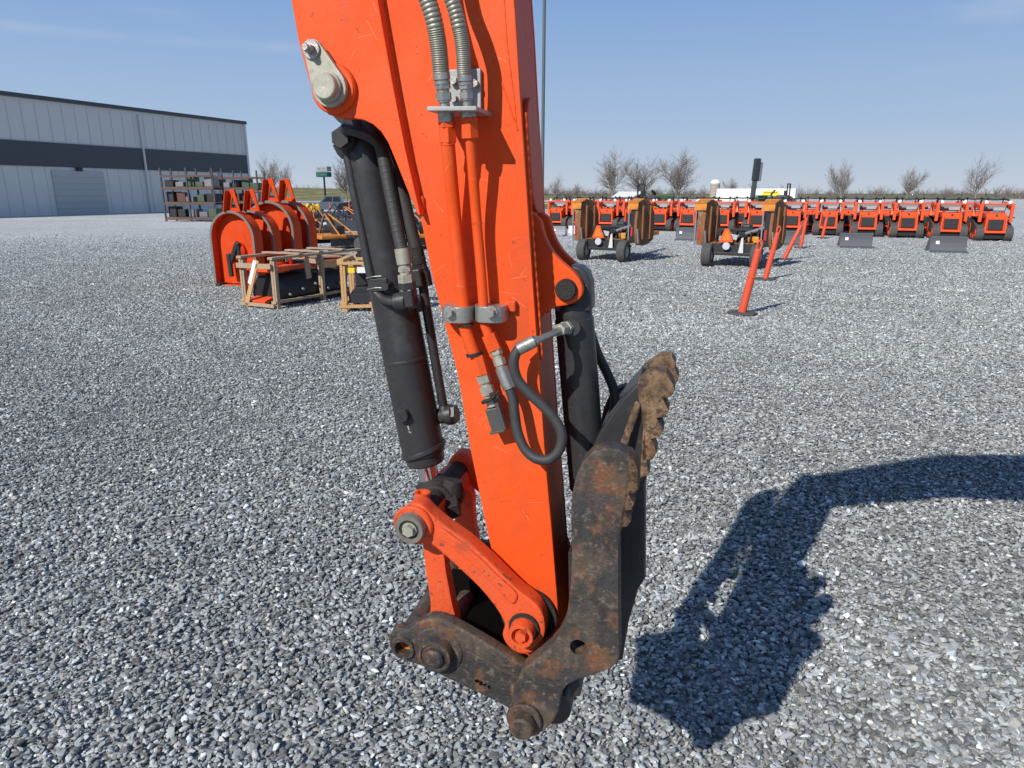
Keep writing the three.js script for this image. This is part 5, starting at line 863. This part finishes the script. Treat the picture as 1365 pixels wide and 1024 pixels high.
{
  const p1 = G(369, 413), p0 = G(328, 409), dir = Math.atan2(-(p1.z - p0.z), p1.x - p0.x);      // short side runs p0 -> p1
  const turn = dir, L = p0.distanceTo(p1);
  // local x along the short side; the crate runs back along -z
  const c = thing('shipping_crate', 'grey-brown slatted wooden crate around a black and orange tiller', 'crate', p0, turn, 'wooden crates on the gravel'), Wd = 1.9, H = 0.70, s = 0.075, m = M.wood;
  for (const x of [0, L]) for (const z of [0, -Wd * 0.5, -Wd]) part('post', [box(s * 0.5, H, s, x, H / 2, z, 0, 0, 0, 0.004), box(s * 0.45, H - 0.02, s * 0.8, x + s * 0.48, (H - 0.02) / 2, z, 0, 0, 0, 0.004)], m, c);
  for (const y of [0.10, H + 0.018]) { for (const x of [0, L]) part('rail', box(0.09, 0.036, Wd + 0.1, x, y, -Wd / 2, rr(-0.008, 0.008), 0, 0, 0.004), m, c); }
  for (const z of [0.02, -Wd * 0.5, -Wd]) { part('rail', box(L + 0.06, 0.05, 0.03, L / 2, 0.06, z + 0.05, 0, 0, 0, 0.004), m, c); part('rail', box(L + 0.06, 0.07, 0.03, L / 2, H - 0.09, z + 0.05, 0, 0, rr(-0.02, 0.02), 0.004), m, c); }
  part('brace', box(0.075, 0.72, 0.02, L * 0.40, 0.36, 0.075, 0, 0, -0.42, 0.004), M.woodPale, c); part('label_sheet', box(0.062, 0.36, 0.004, L * 0.47, 0.52, 0.088, 0, 0, -0.42), M.white, c);
  for (const z of [-0.5, -0.95, -1.45]) part('top_slat', box(L + 0.1, 0.022, 0.10, L / 2, H + 0.05, z, 0, rr(-0.12, 0.12), 0, 0.004), m, c);
  part('side_slat', box(0.02, 0.3, 0.10, L + 0.055, 0.53, -0.62, 0.1, 0, 0, 0.004), m, c); part('side_slat', box(0.02, 0.1, 0.6, L + 0.055, 0.55, -1.25, 0, 0, 0, 0.004), M.woodPale, c);
  const t = thing('rotary_tiller', 'black and orange tiller inside the grey-brown crate', 'tiller', p0, turn);
  part('tine_cover', prism(smooth([[0.0, 0.14], [0.1, 0.42], [0.26, 0.46], [0.42, 0.42], [0.52, 0.14]], 4).map(([x, y]) => [x + 0.04, y]), -1.6, -0.12, 0.01), M.blackDeep, t); part('frame', [box(0.06, 0.07, 1.6, 0.12, 0.56, -0.85, 0, 0, 0, 0.01), box(0.06, 0.07, 1.6, 0.46, 0.55, -0.85, 0, 0, 0, 0.01), box(0.4, 0.03, 0.5, 0.29, 0.53, -0.45, 0.1, 0, 0, 0.01), box(0.42, 0.05, 0.06, 0.28, 0.52, -0.15, 0, 0, 0, 0.01)], M.orangeFar, t); part('side_guard', box(0.03, 0.22, 0.06, 0.06, 0.42, -0.06, 0, 0, 0.3, 0.01), M.orangeFar, t);
  part('hitch', [box(0.05, 0.3, 0.05, 0.28, 0.56, -0.7, 0.3, 0, 0, 0.01), box(0.05, 0.3, 0.05, 0.28, 0.56, -0.95, -0.3, 0, 0, 0.01)], M.orangeFar, t); part('gearbox', box(0.2, 0.22, 0.26, 0.28, 0.52, -0.82, 0, 0, 0, 0.04), M.blackFar, t);
  part('skid', box(0.34, 0.05, 0.5, 0.26, 0.15, -0.2, 0.25, 0, 0, 0.01), M.orangeFar, t); part('tine_rotor', cyl(V(0.3, 0.2, -1.5), V(0.3, 0.2, -0.2), 0.1), M.blackFar, t);
  for (let k = 0; k < 5; k++) part('bolt', hexa(V(0.575, 0.18 + 0.05 * (k % 3), -0.3 - k * 0.27), V(0.60, 0.18 + 0.05 * (k % 3), -0.3 - k * 0.27), 0.02), M.zinc, t);
}
{
  const p = G(459, 417), c = crate('shipping_crate', 'yellowish wooden crate around a black box, right behind the bucket cylinder', p, 0.05, 0.80, 0.65, 0.66, M.woodPale, null);
  part('warning_label', box(0.09, 0.07, 0.004, 0.13, 0.585, 0.008), flat(0.80, 0.62, 0.02), c); part('label_sheet', box(0.30, 0.085, 0.004, 0.36, 0.59, 0.008), M.white, c);
  const t = thing('black_attachment', 'black steel attachment inside the yellowish crate', 'attachment', p, 0.05);
  part('body', prism([[-0.0, 0.14], [0.60, 0.14], [0.60, 0.30], [0.48, 0.34], [0.06, 0.34], [0.0, 0.26]], -0.5, -0.05, 0.01).translate(0.09, 0, 0), M.blackFar, t); part('back_plate', box(0.62, 0.34, 0.05, 0.40, 0.38, -0.5, 0, 0, 0, 0.01), M.black, t); part('front_lip', box(0.64, 0.13, 0.02, 0.39, 0.195, -0.03, 0.1, 0, 0, 0.005), flat(0.035, 0.037, 0.045, 0.45), t);
  part('hook', box(0.05, 0.06, 0.05, 0.56, 0.38, -0.2, 0, 0, 0, 0.015), M.woodPale, t); part('marking', [box(0.05, 0.012, 0.002, 0.42, 0.215, -0.0175, 0.1), box(0.10, 0.016, 0.002, 0.44, 0.175, -0.0135, 0.1)], M.white, t).userData.kind = 'stuff';
  const q = G(436, 398), b = thing('grey_hopper', 'dark grey hopper standing between the two crates', 'hopper', q, 0.4); part('shell', prism([[-0.24, 0.06], [0.34, 0.06], [0.44, 0.62], [-0.2, 0.62]], -0.8, -0.25, 0.01), flat(0.075, 0.072, 0.068, 0.6), b); part('rim', box(0.68, 0.04, 0.6, 0.11, 0.63, -0.53, 0, 0, 0, 0.01), M.wood, b); part('skid', box(0.6, 0.06, 0.08, 0.06, 0.03, -0.4), M.blackFar, b);
}
// ================================================================= ROTARY CUTTERS AND BLADES BEHIND THE CRATES
function makeCutter(pos, turn, label) {
  const t = thing('rotary_cutter', label, 'rotary cutter', pos, turn, 'orange rotary cutters behind the crates'), o = M.yellowOrange, k = M.blackFar;
  part('deck', prism([[-0.85, -0.7], [0.85, -0.7], [0.95, 0.2], [0.6, 0.75], [-0.6, 0.75], [-0.95, 0.2]], 0, 0.10, 0.02).rotateX(-Math.PI / 2).translate(0, 0.34, 0), o, t); part('skirt', [box(1.2, 0.2, 0.03, 0, 0.24, 0.72), box(0.03, 0.2, 0.9, -0.9, 0.24, -0.25), box(0.03, 0.2, 0.9, 0.9, 0.24, -0.25), box(1.6, 0.2, 0.03, 0, 0.24, -0.68)], k, t);
  part('gearbox', [box(0.3, 0.28, 0.36, 0, 0.54, 0, 0, 0, 0, 0.05), cyl(V(0, 0.56, 0), V(0, 0.6, -0.9), 0.06)], k, t); for (const s of [-1, 1]) { part('hitch_arm', cyl(V(s * 0.32, 0.40, -0.6), V(s * 0.06, 1.0, -0.7), 0.035), k, t); part('brace', cyl(V(s * 0.06, 1.0, -0.7), V(s * 0.25, 0.42, 0.62), 0.022), o, t); part('hitch_pin', box(0.06, 0.28, 0.14, s * 0.42, 0.5, -0.78, 0, 0, 0, 0.01), k, t); }
  part('tail_wheel', turned(V(-0.07, 0.2, 1.25), V(0.07, 0.2, 1.25), [[0, 0], [0, 0.17], [0.2, 0.2], [0.8, 0.2], [1, 0.17], [1, 0]]), M.tyre, t); part('wheel_fork', [box(0.04, 0.3, 0.06, 0.1, 0.28, 1.2), box(0.2, 0.05, 0.6, 0, 0.42, 0.95)], k, t); part('decal', box(0.3, 0.1, 0.005, 0.3, 0.25, 0.738), M.white, t);
  return t;
}
const cut = makeCutter(G(452, 332), 0.7, 'orange rotary cutter directly left of the bucket cylinder, behind the crates');
[[418, 322, 0.9, 'orange rotary cutter beside the last round housing'], [561, 331, 0.5, 'orange rotary cutter seen between the bucket cylinder and the arm'], [476, 306, 1.0, 'orange rotary cutter in the second row, beside the cylinder'], [424, 304, 0.4, 'orange rotary cutter in the second row, left']].forEach(([x, y, a, l]) => dup(cut, G(x, y), a, l));
function makeBlade(pos, turn, label) {
  const t = thing('box_blade', label, 'box blade', pos, turn, 'black box blades in a row'), k = M.blackFar; part('mouldboard', box(1.7, 0.42, 0.05, 0, 0.32, 0, 0.15, 0, 0, 0.01), flat(0.055, 0.065, 0.085, 0.4), t); for (const s of [-1, 1]) { part('side_plate', box(0.04, 0.5, 0.8, s * 0.85, 0.27, -0.3, 0, 0, 0, 0.01), k, t); part('hitch_arm', cyl(V(s * 0.4, 0.5, -0.4), V(0, 1.0, -0.5), 0.04), k, t); }
  part('tool_bar', box(1.7, 0.1, 0.1, 0, 0.5, -0.4, 0, 0, 0, 0.01), k, t); for (let i = 0; i < 5; i++) part('shank', box(0.04, 0.5, 0.08, -0.6 + i * 0.3, 0.36, -0.4, 0.2), M.steelGrey, t); part('decal', box(0.24, 0.08, 0.005, -0.5, 0.42, 0.045, 0.15), M.white, t); return t;
}
const bl = makeBlade(G(449, 312), 0.15, 'black box blade with blue-grey face left of the cylinder');
[[416, 296, 0.3, 'black box blade nearest the yellow barrels'], [446, 295, 0.2, 'black box blade before the dark pickup'], [472, 294, 0.2, 'black box blade before the dark car'], [560, 316, 0.2, 'black box blade between the cylinder and the arm'], [540, 297, 0.1, 'black box blade farther back, between cylinder and arm']].forEach(([x, y, a, l]) => dup(bl, G(x, y), a, l));

renderer.render(scene, camera);
